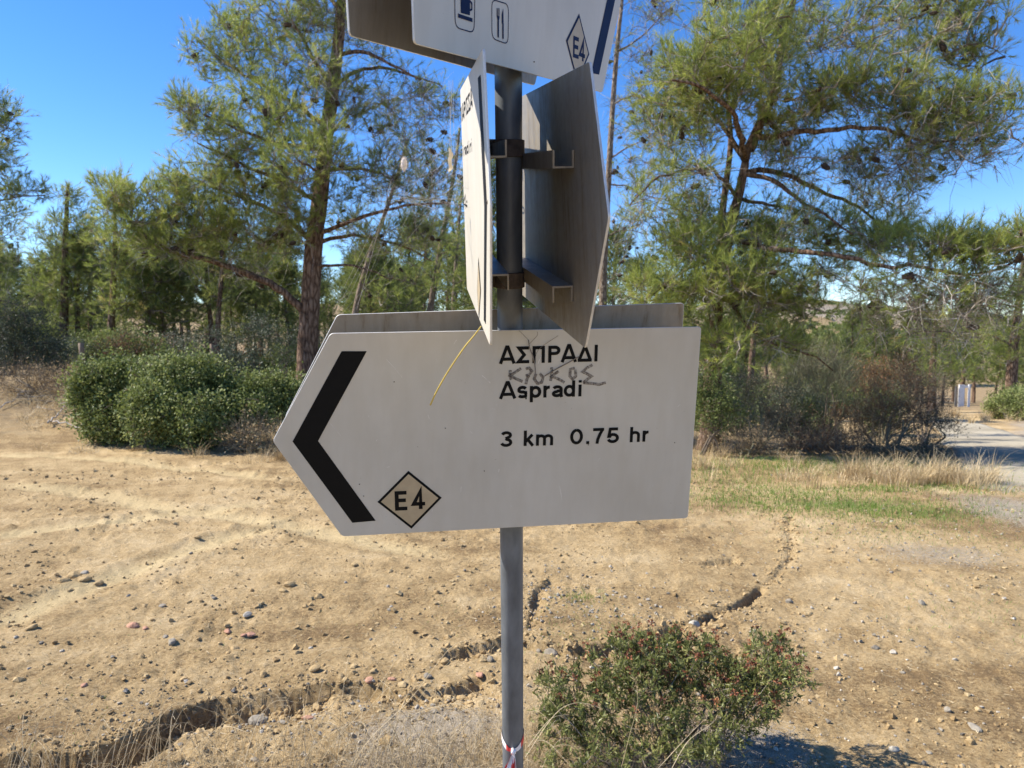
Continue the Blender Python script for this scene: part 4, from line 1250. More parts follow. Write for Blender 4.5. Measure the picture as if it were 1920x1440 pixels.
big_pine('pine_tree', 'large spreading pine right of the signs, forked trunk and long horizontal limbs', 11.6,
    [(1330, 790), (1337, 700), (1341, 590), (1352, 505), (1373, 410), (1387, 358), (1400, 292), (1412, 255)],
    [([(1412, 262, 0), (1430, 257, 0), (1500, 248, -.3), (1560, 244, -.5), (1620, 240, -.6), (1680, 250, -.7), (1740, 268, -.8), (1800, 262, -.8)], .05),
     ([(1394, 325, 0), (1450, 321, .2), (1510, 345, .4), (1570, 370, .5), (1630, 402, .6), (1665, 445, .6), (1690, 480, .6)], .05),
     ([(1396, 330, 0), (1450, 337, -.3), (1500, 375, -.6), (1555, 410, -.8), (1600, 440, -.9)], .045),
     ([(1385, 372, 0), (1440, 382, .5), (1510, 398, .9), (1570, 425, 1.2)], .035),
     ([(1368, 440, 0), (1435, 464, -.6), (1500, 471, -1), (1580, 481, -1.4), (1650, 500, -1.6), (1720, 500, -1.8), (1800, 513, -2), (1860, 508, -2.1), (1930, 484, -2.2)], .05),
     ([(1385, 362, 0), (1340, 322, -.2), (1290, 320, -.4), (1230, 335, -.6), (1180, 385, -.7)], .035),
     ([(1349, 540, 0), (1400, 610, -.3), (1430, 635, -.4), (1480, 655, -.5), (1530, 668, -.5), (1562, 695, -.5)], .035),
     ([(1374, 405, 0), (1330, 420, .4), (1280, 440, .8), (1230, 450, 1)], .035),
     ([(1358, 480, 0), (1300, 500, -.4), (1250, 530, -.7), (1210, 560, -.8)], .035),
     ([(1400, 290, 0), (1380, 230, -1), (1350, 190, -1.6), (1310, 160, -2), (1260, 150, -2.2)], .055),
     ([(1400, 290, 0), (1350, 230, .6), (1290, 200, 1), (1240, 190, 1.2)], .05)],
    [(1330, 125, 75, 50, -1, 52), (1260, 165, 55, 45, -1, 32), (1400, 105, 65, 55, -.6, 42), (1225, 235, 45, 40, .4, 20, .7), (1300, 225, 70, 45, 0, 40, .8), (1385, 185, 60, 55, -.8, 36), (1445, 150, 45, 50, -.2, 22),
     (1505, 205, 65, 38, -.3, 34), (1560, 185, 45, 35, -.3, 18), (1610, 180, 70, 40, -.5, 34), (1690, 205, 60, 38, -.6, 30), (1765, 215, 60, 40, -.7, 30), (1830, 235, 48, 42, -.8, 26), (1800, 300, 65, 40, -.8, 24, .55), (1720, 300, 65, 45, -.7, 24, .45),
     (1640, 285, 60, 40, -.5, 18, .5), (1745, 250, 90, 40, -.7, 26, .7),
     (1560, 30, 75, 40, .3, 28, .6), (1660, 20, 70, 40, .3, 30, .75), (1745, 25, 60, 45, .3, 30, .8), (1800, 55, 48, 55, .3, 28, .8), (1835, 105, 32, 45, .2, 16, .8), (1700, 100, 75, 35, .2, 26, .7), (1580, 110, 80, 30, .2, 18, .45), (1480, 60, 60, 60, 0, 24, .7), (1420, 30, 70, 50, -.3, 28, .75), (1350, 20, 60, 40, -.3, 18, .7),
     (1275, 350, 60, 35, -.3, 18, .6), (1210, 390, 50, 45, -.5, 16, .6), (1290, 435, 55, 40, .6, 28), (1260, 465, 45, 35, 0, 20), (1325, 475, 50, 45, -.3, 28), (1350, 535, 60, 45, -.6, 30), (1400, 500, 55, 45, -.3, 28, .8), (1440, 545, 60, 40, -.2, 28, .75),
     (1280, 520, 50, 40, -.4, 24), (1225, 555, 45, 35, -.6, 20), (1300, 570, 55, 35, -.3, 20), (1450, 420, 60, 40, 0, 26, .7), (1525, 440, 60, 40, .2, 28, .8), (1590, 455, 55, 40, .2, 26, .85), (1645, 462, 45, 38, .4, 22, .85), (1685, 445, 28, 45, .6, 14, .9),
     (1405, 440, 50, 40, .2, 20, .75), (1735, 468, 50, 28, -1.8, 18), (1790, 478, 45, 28, -2, 18), (1850, 470, 50, 28, -2.1, 20), (1905, 475, 40, 30, -2.2, 18), (1700, 545, 60, 40, -1.8, 20, .4), (1765, 550, 55, 45, -1.9, 20, .4), (1830, 540, 55, 40, -2, 18, .4),
     (1630, 525, 45, 30, -1.5, 12, .5), (1500, 580, 40, 35, -.3, 16, .8), (1410, 575, 50, 40, -.3, 22, .8), (1500, 325, 60, 45, .3, 18, .4), (1580, 345, 60, 45, .4, 18, .4), (1450, 300, 50, 45, 0, 14, .5), (1270, 300, 60, 40, .2, 16, .5), (1310, 385, 55, 40, .3, 16, .6), (1650, 370, 50, 45, .5, 14, .4), (1700, 400, 35, 40, .6, 10, .5), (1690, 590, 60, 40, -1.5, 16, .25), (1780, 600, 60, 40, -1.7, 16, .25), (1870, 560, 50, 35, -2, 14, .5), (1470, 250, 45, 35, 0, 14, .6), (1340, 655, 45, 40, -.8, 22, .9), (1440, 640, 55, 35, -.3, 16, .7), (1540, 510, 40, 30, -.5, 14, .7)],
    22, 0.17, extra_trunks=[([(1405, 280, 0), (1430, 220, .1), (1449, 178, .2), (1466, 85, .3), (1474, 40, .3), (1488, 0, .3), (1500, -120, .3)], .085), ([(1345, 560, .1), (1352, 440, .4), (1357, 375, .6), (1370, 270, .8), (1365, 190, .9), (1372, 120, .9)], .075)],
    dead=[([(1337, 600, -.1), (1330, 560, -.2), (1322, 535, -.3), (1326, 515, -.3)], .03), ([(1320, 548, -.3), (1338, 590, -.4), (1345, 625, -.4)], .022), ([(1374, 405, 0), (1345, 415, -.4), (1320, 445, -.6)], .012), ([(1374, 415, 0), (1400, 412, -.4), (1385, 430, -.5)], .01)],
    cones=110, dens=1.5, rd=1.5, widen=1.06)

big_pine('pine_tree', 'tall thin sparse pine between the signs and the spreading pine', 17.0,
    [(1128, 740), (1130, 560), (1133, 470), (1141, 330), (1150, 180), (1160, 60), (1166, 0), (1174, -140)],
    [([(1160, 90, 0), (1200, 70, 0), (1250, 20, .2)], .025), ([(1150, 190, 0), (1200, 170, .3), (1245, 130, .3)], .022), ([(1143, 300, 0), (1190, 270, -.3), (1230, 260, -.4)], .022), ([(1141, 340, 0), (1180, 350, .3), (1220, 390, .3)], .02),
     ([(1135, 440, 0), (1170, 430, .3), (1210, 440, .3)], .02), ([(1133, 480, 0), (1100, 470, .3)], .02), ([(1166, 10, 0), (1130, -20, 0), (1090, -40, 0)], .02)],
    [(1215, 30, 45, 45, 0, 26, .5), (1250, 15, 35, 30, 0, 14, .5), (1185, 110, 45, 45, 0, 22, .45), (1235, 110, 35, 35, 0, 12, .45), (1170, 215, 38, 45, 0, 18, .45), (1215, 190, 35, 35, 0, 10, .45), (1170, 330, 40, 50, 0, 18, .4), (1210, 320, 40, 40, 0, 12, .4),
     (1175, 430, 40, 45, 0, 18, .5), (1165, 520, 35, 40, 0, 14, .7), (1190, 560, 40, 30, 0, 12, .8), (1140, 130, 30, 60, 0, 10, .4)],
    23, 0.105, bark='bark_thin', cones=30, spray_kw=dict(nn=16, ln=(.12, .28), nl=(.06, .10), twig_r=.004))

big_pine('pine_tree', 'pine at the left edge of the view, only its right boughs showing', 15.5,
    [(-120, 800), (-112, 600), (-100, 400), (-90, 200), (-80, 60)],
    [([(-100, 420, 0), (-50, 395, 0), (20, 372, 0), (85, 366, 0)], .035), ([(-94, 290, 0), (-40, 270, 0), (15, 240, 0)], .035), ([(-104, 500, 0), (-50, 470, .2), (15, 440, .2)], .03), ([(-110, 570, 0), (-40, 560, 0), (30, 570, 0)], .03)],
    [(0, 215, 30, 30, 0, 22), (20, 235, 20, 35, 0, 12), (0, 290, 36, 35, 0, 24), (15, 325, 22, 20, 0, 8, .7), (20, 365, 35, 16, 0, 14), (62, 362, 28, 13, 0, 12), (0, 400, 40, 30, 0, 20), (20, 445, 24, 30, 0, 12, .7), (-40, 240, 45, 60, 0, 26), (-30, 340, 50, 50, 0, 26), (5, 500, 32, 25, 0, 12, .6), (-40, 470, 50, 50, 0, 24), (10, 560, 40, 25, 0, 18, .8), (-40, 560, 40, 40, 0, 18)],
    24, 0.16, cones=8, dens=.85)

big_pine('pine_tree', 'dense conical pine beyond the bushes, left of the large pine', 24.0,
    [(118, 720), (120, 620), (122, 480), (126, 370), (128, 345)], [],
    [(130, 372, 22, 22, 0, 20), (135, 410, 40, 28, 0, 34), (105, 455, 50, 35, 0, 40), (165, 450, 42, 35, 0, 36), (110, 510, 55, 38, 0, 46), (170, 520, 45, 38, 0, 38), (100, 560, 50, 35, 0, 36), (150, 585, 55, 35, 0, 36), (185, 470, 30, 40, 0, 18)],
    25, 0.16, dens=1.1, spray_kw=dict(nn=18, nw=.010, nl=(.12, .2), ln=(.2, .42), ntw=6, twig_r=.004, tintb=-.05), rd=1.3)
big_pine('pine_tree', 'yellow green pine between the conical pine and the long bent limb', 22.0,
    [(205, 730), (207, 640), (212, 540), (216, 430), (214, 380)], [([(212, 500, 0), (240, 470, 0), (270, 450, 0)], .04)],
    [(215, 400, 36, 30, 0, 24), (205, 445, 45, 35, 0, 34), (250, 470, 45, 40, 0, 34), (215, 510, 45, 40, 0, 34), (265, 530, 40, 40, 0, 28), (225, 570, 45, 35, 0, 28), (275, 580, 40, 30, 0, 20)],
    26, 0.13, dens=1.1, spray_kw=dict(nn=18, nw=.010, nl=(.12, .2), ln=(.2, .42), ntw=6, twig_r=.004, tintb=.06), rd=1.3)
big_pine('pine_tree', 'leaning thin pine just right of the large pine trunk', 19.0,
    [(655, 720), (664, 600), (690, 490), (722, 400), (745, 330), (765, 260)], [([(680, 540, 0), (720, 520, 0), (770, 530, 0)], .03), ([(700, 460, 0), (680, 430, 0), (650, 410, 0)], .03), ([(730, 380, 0), (770, 370, .3), (810, 380, .3)], .03)],
    [(770, 300, 50, 45, 0, 26, .5), (730, 370, 45, 40, 0, 18, .5), (800, 390, 45, 40, 0, 18, .6), (660, 420, 40, 40, 0, 16, .5), (770, 520, 45, 35, 0, 22, .85), (720, 545, 40, 30, 0, 16, .85)],
    27, 0.105, bark='bark_thin', cones=10, spray_kw=dict(nn=18, nw=.007, nl=(.09, .16)))
big_pine('pine_tree', 'slender pine with a slanting trunk behind the cobweb', 22.0,
    [(795, 720), (806, 590), (820, 500), (838, 400), (852, 320), (862, 240)], [([(815, 530, 0), (780, 500, 0), (750, 490, 0)], .03), ([(825, 480, 0), (860, 465, 0), (890, 470, 0)], .03)],
    [(850, 300, 40, 50, 0, 24, .6), (830, 390, 45, 45, 0, 24, .65), (790, 460, 50, 40, 0, 24, .8), (850, 470, 40, 35, 0, 20, .85), (820, 530, 50, 30, 0, 22, .9), (760, 570, 45, 25, 0, 16, .9)],
    28, 0.12, bark='bark_thin', spray_kw=dict(nn=18, nw=.009, nl=(.1, .18), twig_r=.004))
big_pine('pine_tree', 'slim upright pine close behind the edge-on panel', 24.0,
    [(846, 720), (850, 580), (856, 480), (862, 400), (868, 330)], [],
    [(885, 350, 40, 45, 0, 20, .7), (880, 430, 40, 45, 0, 24, .8), (870, 510, 40, 40, 0, 22, .85), (900, 550, 40, 30, 0, 16, .9), (1000, 520, 50, 40, 0, 16), (1000, 420, 40, 60, 0, 14)],
    29, 0.10, bark='bark_thin', spray_kw=dict(nn=18, nw=.009, nl=(.1, .18), twig_r=.004))
big_pine('pine_tree', 'dark trunked pine at the right edge above the clipped hedge', 26.0,
    [(1893, 760), (1897, 700), (1902, 640), (1912, 560), (1920, 480)], [([(1900, 650, 0), (1860, 630, 0), (1820, 625, 0)], .04), ([(1908, 580, 0), (1870, 570, 0), (1840, 580, 0)], .04)],
    [(1890, 555, 45, 25, 0, 30), (1920, 540, 40, 30, 0, 22), (1850, 585, 45, 28, 0, 28), (1880, 620, 55, 30, 0, 34, .8), (1830, 630, 35, 28, 0, 20, .8), (1920, 620, 40, 40, 0, 24), (1850, 670, 50, 25, 0, 20, .8), (1915, 680, 30, 25, 0, 14)],
    30, 0.22, spray_kw=dict(nn=18, nw=.010, nl=(.12, .2), ln=(.2, .42), ntw=6, twig_r=.005, tintb=.03), rd=1.6)
big_pine('pine_tree', 'dense dark pine standing left of the white gate', 34.0,
    [(1748, 760), (1748, 700), (1752, 640), (1756, 580)], [],
    [(1756, 590, 25, 20, 0, 16), (1750, 620, 42, 24, 0, 30), (1745, 655, 55, 26, 0, 40), (1755, 690, 60, 26, 0, 40), (1720, 705, 35, 22, 0, 18)],
    31, 0.2, spray_kw=dict(nn=16, nw=.014, nl=(.16, .26), ln=(.25, .5), ntw=6, twig_r=.006, tintb=-.12), rd=1.8)


# generic pines farther off: three kinds, each copied
def proto_pine(name, seed, hgt, wid, lean, needle, full=1.0, lo=.32):
    rg = np.random.default_rng(seed)
    root = empty(name, (0, 0, 0), 'x', 'tree')
    wood = MB(); crown = MB()
    T = smooth_path([(0, 0, -.3), (lean * .1, 0, hgt * .35), (lean * .5, rg.normal() * .2, hgt * .7), (lean, 0, hgt)], 18)
    tube(wood, T, np.linspace(hgt * .022, hgt * .005, 18), 8)
    A = []
    n = int(110 * full)
    t = lo + (1 - lo) * rg.random(n) ** .9
    for k in t:
        c = np.array([np.interp(k, np.linspace(0, 1, 18), T[:, j]) for j in range(3)])
        w = wid * (np.interp(k, [lo, lo + .2, .75, 1], [.55, 1, .75, .12])) * (0.75 + .25 * math.sin(k * 23 + seed))
        a = rg.uniform(0, 6.28); A.append(c + np.array([math.cos(a), math.sin(a), 0]) * w * rg.random() ** .6 + [0, 0, rg.normal() * .25])
    A = np.array(A); br, dirs = grow([T[5:]], A, rg, step=.5)
    for P, L, d in br: tube(wood, P, np.linspace(.02 + .012 * L, .008, len(P)), 4, mi=1, tint=rg.uniform(.2, .8), cap=False)
    spray(wood, crown, A, dirs, rg, ntw=7, ln=(.3, .7), nn=14, nl=(.22, .4), nw=.028, twig_r=.008)
    wood.build('trunk', [M['bark'], M['twig']], root, True); crown.build('crown', needle, root)
    return root


def copy_tree(o):
    c = o.copy(); COL.objects.link(c)
    for ch in o.children:
        d = ch.copy(); COL.objects.link(d); d.parent = c
    return c


KIND = ['broad pale green pine', 'narrow dark upright pine', 'open crowned bare trunked pine']
protos = [proto_pine('pine_tree', 41, 6.5, 2.4, .4, M['needle_far']), proto_pine('pine_tree', 42, 8.5, 1.7, -.3, M['needle_far'], 1.0, .25), proto_pine('pine_tree', 43, 8.0, 2.3, .7, M['needle_far'], .8, .5)]
used = [False] * 3


def zone(x, y):
    az = x / y
    if az < -.5: return 'far left behind the dark olive bush'
    if az < -.28: return 'behind the evergreen shrubs' if y < 40 else 'well back behind the evergreen shrubs'
    if az < -.04: return 'behind the large pine and chevron panel' if y < 40 else 'well back behind the large pine'
    if az < .3: return 'behind the signs and the spreading pine'
    return ('near the gravel road' if y < 66 else 'across the wooded valley on the right' if y < 120 else 'on the far slope below the rocky hill')


def put_pine(kind, x, y, s=1.0, rz=None):
    o = protos[kind] if not used[kind] else copy_tree(protos[kind])
    used[kind] = True
    o.location = (x, y, H(x, y)[0] - .05); o.scale = (s, s, s * random.uniform(.9, 1.1)); o.rotation_euler = (0, 0, random.uniform(0, 6.28) if rz is None else rz)
    tag(o, KIND[kind] + ' ' + zone(x, y), 'tree', 'pines in the tree belt beyond the clearing')


rg = np.random.default_rng(77)
for i in range(46):       # behind the left bushes
    y = rg.uniform(23, 65); az = rg.uniform(-.80, -.02)
    k_ = int(rg.integers(0, 3)); lim = (2.0 + y * (.115 if az < -.5 else .16 if az < -.3 else .22)) / (6.5, 8.5, 8.0)[k_]
    put_pine(k_, az * y, y, min(rg.uniform(.75, 1.15), lim * rg.uniform(.8, 1.0)))
for i in range(22):       # young pines filling the belt under the long limb
    y = rg.uniform(21, 36); az = rg.uniform(-.52, -.12); put_pine((0, 0, 2)[i % 3], az * y, y, rg.uniform(.5, .72))
for i in range(30):       # behind the signs and the spreading pine
    y = rg.uniform(20, 60); az = rg.uniform(-.06, .34)
    put_pine(int(rg.integers(0, 3)), az * y, y, rg.uniform(.5, .8))
for i in range(110):       # the wooded valley on the right
    y = 58 + 150 * rg.random() ** 1.3; az = rg.uniform(.26, .85)
    put_pine(int(rg.integers(0, 2)), az * y, y, rg.uniform(.7, 1.15))
for px, y, s, k in ((1500, 46, .7, 0), (1560, 52, .75, 0), (1610, 60, .7, 0), (1650, 64, .65, 0), (1700, 58, .75, 0), (1830, 70, .9, 0), (1790, 85, .9, 1), (1440, 44, .8, 2), (1870, 60, .8, 0), (1950, 50, .9, 0)):
    put_pine(k, (px - 960) / FPX * y, y, s)


# far scrub on the hillsides
def far_scrub():
    rg = np.random.default_rng(5); mb = MB(); n = 8500
    Y = rg.uniform(170, 620, n); az = rg.uniform(.2, .95, n); X = az * Y
    z = H(X, Y); keep = (fbm(X / 30, Y / 30, 3) + rg.normal(size=n) * .4 > 0.30 * sstep(-2, 14, z) - .34)
    X, Y, z = X[keep], Y[keep], z[keep]; n = len(X)
    Xl = rg.uniform(-.9, .15, 3000); Yl = rg.uniform(120, 1100, 3000); Xl = Xl * Yl
    X = np.r_[X, Xl]; Y = np.r_[Y, Yl]; z = np.r_[z, H(Xl, Yl)]; n = len(X)
    s = rg.uniform(.8, 2.6, n) * (1 - .4 * sstep(0, 14, z))
    m = 16; ii = np.repeat(np.arange(n), m); d = nrm(rg.normal(size=(len(ii), 3))); d[:, 2] = np.abs(d[:, 2])
    C = np.stack([X, Y, z], 1)[ii] + d * s[ii][:, None] * rg.uniform(.4, 1, len(ii))[:, None] * np.array([1, 1, 1.1])
    ct = np.clip(rg.normal(.35, .2, n), 0, 1)[ii]
    leaves(mb, C, nrm(rg.normal(size=(len(ii), 3))), s[ii] * .7, s[ii] * .6, ct)
    tag(mb.build('scrub', M['needle_far']), 'dark scrub dotting the far rocky hillside', None, None, 'stuff')


far_scrub()


# ------------------------------------------------------------------ shrubs
def leafy_shrub(name, label, clumps, seed, m, leaf=(.034, .058), lw=.62, dens=1.0, base_px=None, per=26, tintb=0.0, tw=.0035, group=None, Y=None, stemtint=.4):
    """dense evergreen shrub: clumps (px, py, rx_px, ry_px, Y, n)"""
    rg = np.random.default_rng(seed)
    b = base_px if base_px is not None else (np.mean([c[0] for c in clumps]), 0, np.mean([c[4] for c in clumps]))
    bx = (b[0] - 960) / FPX * b[2]; base = np.array([bx, b[2], H(bx, b[2])[0]])
    root = empty(name, base, label, 'shrub', group)
    wood = MB(); fol = MB(); A = []
    for px, py, rx, ry, yy, n in clumps:
        c = at(px, py, yy); A.append(ellip(rg, c, (rx * yy / FPX, rx * yy / FPX * .8, ry * yy / FPX), int(n * dens)))
    A = np.concatenate(A); cc = A.mean(0); ko = rg.random(len(A)) < .14
    A[ko] = A[ko] + nrm(A[ko] - cc + [0, 0, .3]) * rg.uniform(.06, .24, (ko.sum(), 1))
    gz = H(A[:, 0], A[:, 1]); A[:, 2] = np.maximum(A[:, 2], gz + .05)
    sk = []
    for k in range(5):
        o = rg.normal(size=2) * .15; c = A[rg.integers(len(A))]
        p0 = np.array([base[0] + o[0], base[1] + o[1], 0]); p0[2] = H(p0[0], p0[1])[0] - .04
        P = smooth_path([p0, p0 * .6 + c * .4 + [0, 0, .1], p0 * .3 + c * .7], 10); tube(wood, P, np.linspace(.02, .01, 10), 5, tint=stemtint); sk.append(P)
    br, dirs = grow(sk, A, rg, step=.15)
    for P, L, d in br: tube(wood, P, np.linspace(.005 + .006 * L, .003, len(P)), 4, tint=stemtint + rg.normal() * .1, cap=False)
    ii = np.repeat(np.arange(len(A)), per); n = len(ii)
    off = rg.normal(size=(n, 3)) * .055
    D = nrm(dirs[ii] * .4 + rg.normal(size=(n, 3)) * .9 + off * 6 + [0, 0, .3])
    ct = np.clip(rg.normal(.45 + tintb, .26, len(A)), 0, 1)
    L = rg.uniform(leaf[0] * .7, leaf[1], n)
    leaves(fol, A[ii] + off, D, L, L * lw, np.clip(ct[ii] + rg.normal(0, .2, n), 0, 1))
    wood.build('stems', M['stem'], root, True, origin=base); f = fol.build('foliage', m, root, origin=base)
    return root


leafy_shrub('lentisc_shrub', 'dense glossy evergreen shrub, leftmost of three beside clearing', [(190, 752, 52, 68, 10.4, 150), (200, 790, 45, 45, 10.2, 80), (225, 705, 40, 28, 10.5, 60), (160, 730, 24, 50, 10.3, 40)], 51, M['lentisc'], dens=2.2, per=30)
leafy_shrub('lentisc_shrub', 'dense glossy evergreen shrub, tallest middle one beside clearing', [(330, 735, 75, 62, 10.3, 220), (300, 775, 70, 60, 9.9, 180), (370, 705, 50, 32, 10.4, 90), (370, 790, 55, 50, 9.8, 120)], 52, M['lentisc'], dens=2.2, per=30, tintb=.04)
leafy_shrub('lentisc_shrub', 'dense glossy evergreen shrub running behind the chevron sign', [(450, 748, 55, 48, 10.5, 130), (510, 748, 55, 48, 10.8, 130), (470, 775, 55, 40, 10.2, 100), (570, 760, 50, 50, 10.8, 90)], 53, M['lentisc'], dens=2.2, per=30, tintb=-.04)
leafy_shrub('olive_shrub', 'dark grey green wild olive bush left of fence post', [(30, 600, 55, 45, 15, 110), (60, 640, 60, 55, 15, 150), (10, 650, 60, 60, 15, 120), (95, 665, 40, 45, 15, 80), (-60, 640, 70, 80, 15, 120)], 54, M['olive'], leaf=(.035, .06), lw=.35, dens=1.5, per=26, tintb=-.12)
for i, (c, lb, mm, tb) in enumerate((
    ([(440, 640, 60, 40, 17, 90), (480, 610, 35, 30, 17, 40)], 'grey green bush behind the middle evergreen shrub', 'olive', .1),
    ([(330, 655, 50, 30, 18, 70), (300, 640, 30, 25, 18, 30)], 'silvery low bush between the two fence posts', 'olive', .2),
    ([(240, 640, 40, 28, 19, 50)], 'olive green bush just right of left fence post', 'lentisc', .05),
    ([(520, 650, 40, 50, 16, 80)], 'dusty green bush touching the large pine trunk', 'olive', .15),
    ([(640, 650, 50, 45, 17, 80), (700, 660, 50, 40, 17, 70)], 'grey bush behind chevron sign top edge', 'olive', .1),
    ([(1345, 765, 42, 50, 10.9, 110), (1315, 745, 25, 60, 10.9, 60)], 'deep green shaded bush at the sign right edge', 'lentisc', -.25),
    ([(1500, 790, 40, 36, 13.0, 90)], 'small dark green bush inside the brown thicket', 'lentisc', -.2),
    ([(1560, 690, 60, 40, 15.5, 60)], 'low green bush behind the brown thicket', 'olive', -.05),
    )):
    leafy_shrub('shrub', lb, c, 60 + i, M[mm], leaf=(.03, .055), lw=.45, dens=1.3, per=24, tintb=tb)
leafy_shrub('hedge_shrub', 'dense rounded green shrub at right edge above road bank', [(1900, 755, 45, 32, 24, 150), (1940, 760, 60, 38, 23, 150), (1870, 765, 25, 22, 24, 50)], 71, M['lentisc'], leaf=(.05, .08), dens=1.3, per=26, tintb=.1)


def twiggy_shrub(name, label, clumps, base_px, seed, tint=.4, leafm=None, leafn=0, dens=1.0, ltint=.5, sprig=9, ln=(.18, .45), up=.5):
    rg = np.random.default_rng(seed)
    bx = (base_px[0] - 960) / FPX * base_px[1]; base = np.array([bx, base_px[1], H(bx, base_px[1])[0]])
    root = empty(name, base, label, 'shrub')
    wood = MB(); fol = MB()
    A = np.concatenate([ellip(rg, at(px, py, yy), (rx * yy / FPX, rx * yy / FPX * .8, ry * yy / FPX), int(n * dens)) for px, py, rx, ry, yy, n in clumps])
    A[:, 2] = np.maximum(A[:, 2], H(A[:, 0], A[:, 1]) + .06)
    sk = []
    for k in range(7):
        c = A[rg.integers(len(A))]; p0 = base + [rg.normal() * .08, rg.normal() * .08, -.04]
        P = smooth_path([p0, p0 * .6 + c * .4 + np.r_[rg.normal(size=2) * .1, .05], p0 * .25 + c * .75], 10); tube(wood, P, np.linspace(.022, .009, 10), 5, tint=min(1, tint + .25)); sk.append(P)
    br, dirs = grow(sk, A, rg, step=.15)
    for P, L, d in br: tube(wood, P, np.linspace(.004 + .006 * L, .0025, len(P)), 4, tint=np.clip(tint + rg.normal() * .15, 0, 1), cap=False)
    ii = np.repeat(np.arange(len(A)), sprig); n = len(ii); D = nrm(dirs[ii] * .6 + rg.normal(size=(n, 3)) * .6 + [0, 0, up]); L = rg.uniform(*ln, n)
    P0 = A[ii] + rg.normal(size=(n, 3)) * .03; P2 = P0 + D * L[:, None]; P1 = (P0 + P2) / 2 + rg.normal(size=(n, 3)) * .03
    twigs(wood, P0, P1, P2, .0022, tint=np.clip(tint + rg.normal(0, .22, n), 0, 1))
    wood.build('stems', M['broom'], root, True, origin=base)
    if leafm:
        jj = np.repeat(np.arange(n), leafn); k = len(jj); t = rg.random((k, 1))
        L2 = rg.uniform(.025, .05, k)
        leaves(fol, P0[jj] * (1 - t) + P2[jj] * t, nrm(rg.normal(size=(k, 3))), L2, L2 * .45, np.clip(rg.normal(ltint, .2, k), 0, 1)); fol.build('foliage', leafm, root, origin=base)
    return root


twiggy_shrub('thorn_shrub', 'brown leafless thorn bush with reddish leaves by the road', [(1690, 760, 60, 60, 12.2, 120), (1640, 780, 45, 50, 12.2, 70), (1700, 700, 40, 40, 12.4, 50), (1740, 780, 40, 45, 12.0, 50)], (1672, 12.0), 81, .35, M['dry_leaf'], 1, 1.0, .35)
twiggy_shrub('broom_shrub', 'grey green upright broom in the middle of the brown thicket', [(1545, 700, 55, 50, 13.0, 90), (1500, 730, 40, 45, 13.0, 50), (1580, 750, 50, 50, 12.8, 70)], (1550, 12.9), 82, .8, None, 0, 1.0, sprig=10, ln=(.3, .6), up=1.0)
twiggy_shrub('thorn_shrub', 'pale tan dry bush at left of the brown thicket', [(1430, 760, 45, 55, 12.6, 80), (1400, 730, 40, 40, 12.8, 50), (1460, 800, 40, 35, 12.4, 50)], (1430, 12.5), 83, .55, M['straw'], 1, 1.0, .45)
twiggy_shrub('thorn_shrub', 'dark brown tangled bush in the heart of thicket', [(1590, 810, 55, 40, 12.4, 90), (1520, 820, 50, 35, 12.3, 70)], (1570, 12.2), 84, .35, M['dry_leaf'], 1, .9, .2)
twiggy_shrub('thorn_shrub', 'rust leaved bush poking above the thicket', [(1665, 712, 40, 32, 13.6, 50), (1620, 715, 36, 26, 13.6, 30)], (1660, 13.5), 85, .4, M['dry_leaf'], 3, 1.0, .6)
twiggy_shrub('thorn_shrub', 'low scraggly bush leaning out over the road edge', [(1745, 730, 40, 30, 14.5, 50), (1770, 800, 35, 14, 11.6, 22)], (1735, 12.6), 86, .25, M['olive'], 1, 1.0, .3)
twiggy_shrub('thorn_shrub', 'low brown brush at the foot of the pale tan bush', [(1420, 830, 50, 28, 11.4, 50), (1360, 825, 40, 28, 11.4, 40)], (1395, 11.3), 90, .5, M['straw'], 1, 1.0, .3)
twiggy_shrub('thorn_shrub', 'low brown brush at the foot of the broom', [(1520, 845, 55, 25, 11.3, 50), (1570, 845, 45, 24, 11.3, 40)], (1540, 11.2), 91, .35, M['dry_leaf'], 1, 1.0, .25)
twiggy_shrub('thorn_shrub', 'low grey brown brush at the foot of the roadside thorn bush', [(1660, 850, 55, 25, 11.2, 50), (1720, 845, 40, 25, 11.2, 36)], (1690, 11.1), 92, .4, M['olive'], 1, 1.0, .3)
twiggy_shrub('thorn_shrub', 'dry grey brush under the wild olive bush', [(40, 715, 60, 25, 12.5, 60), (110, 715, 40, 25, 12.3, 40)], (70, 12.4), 87, .3, M['straw'], 1, 1.0, .2)
twiggy_shrub('thorn_shrub', 'rusty brown dry bush behind the left evergreen shrub', [(225, 655, 40, 20, 16, 40), (270, 660, 40, 20, 16, 30)], (250, 16), 88, .3, M['dry_leaf'], 3, 1.0, .5)
twiggy_shrub('thorn_shrub', 'brown dry undergrowth at foot of chevron-side evergreen shrub', [(490, 825, 45, 25, 9.6, 50), (440, 835, 30, 15, 9.6, 20)], (480, 9.6), 89, .5, M['straw'], 1, 1.0, .4)


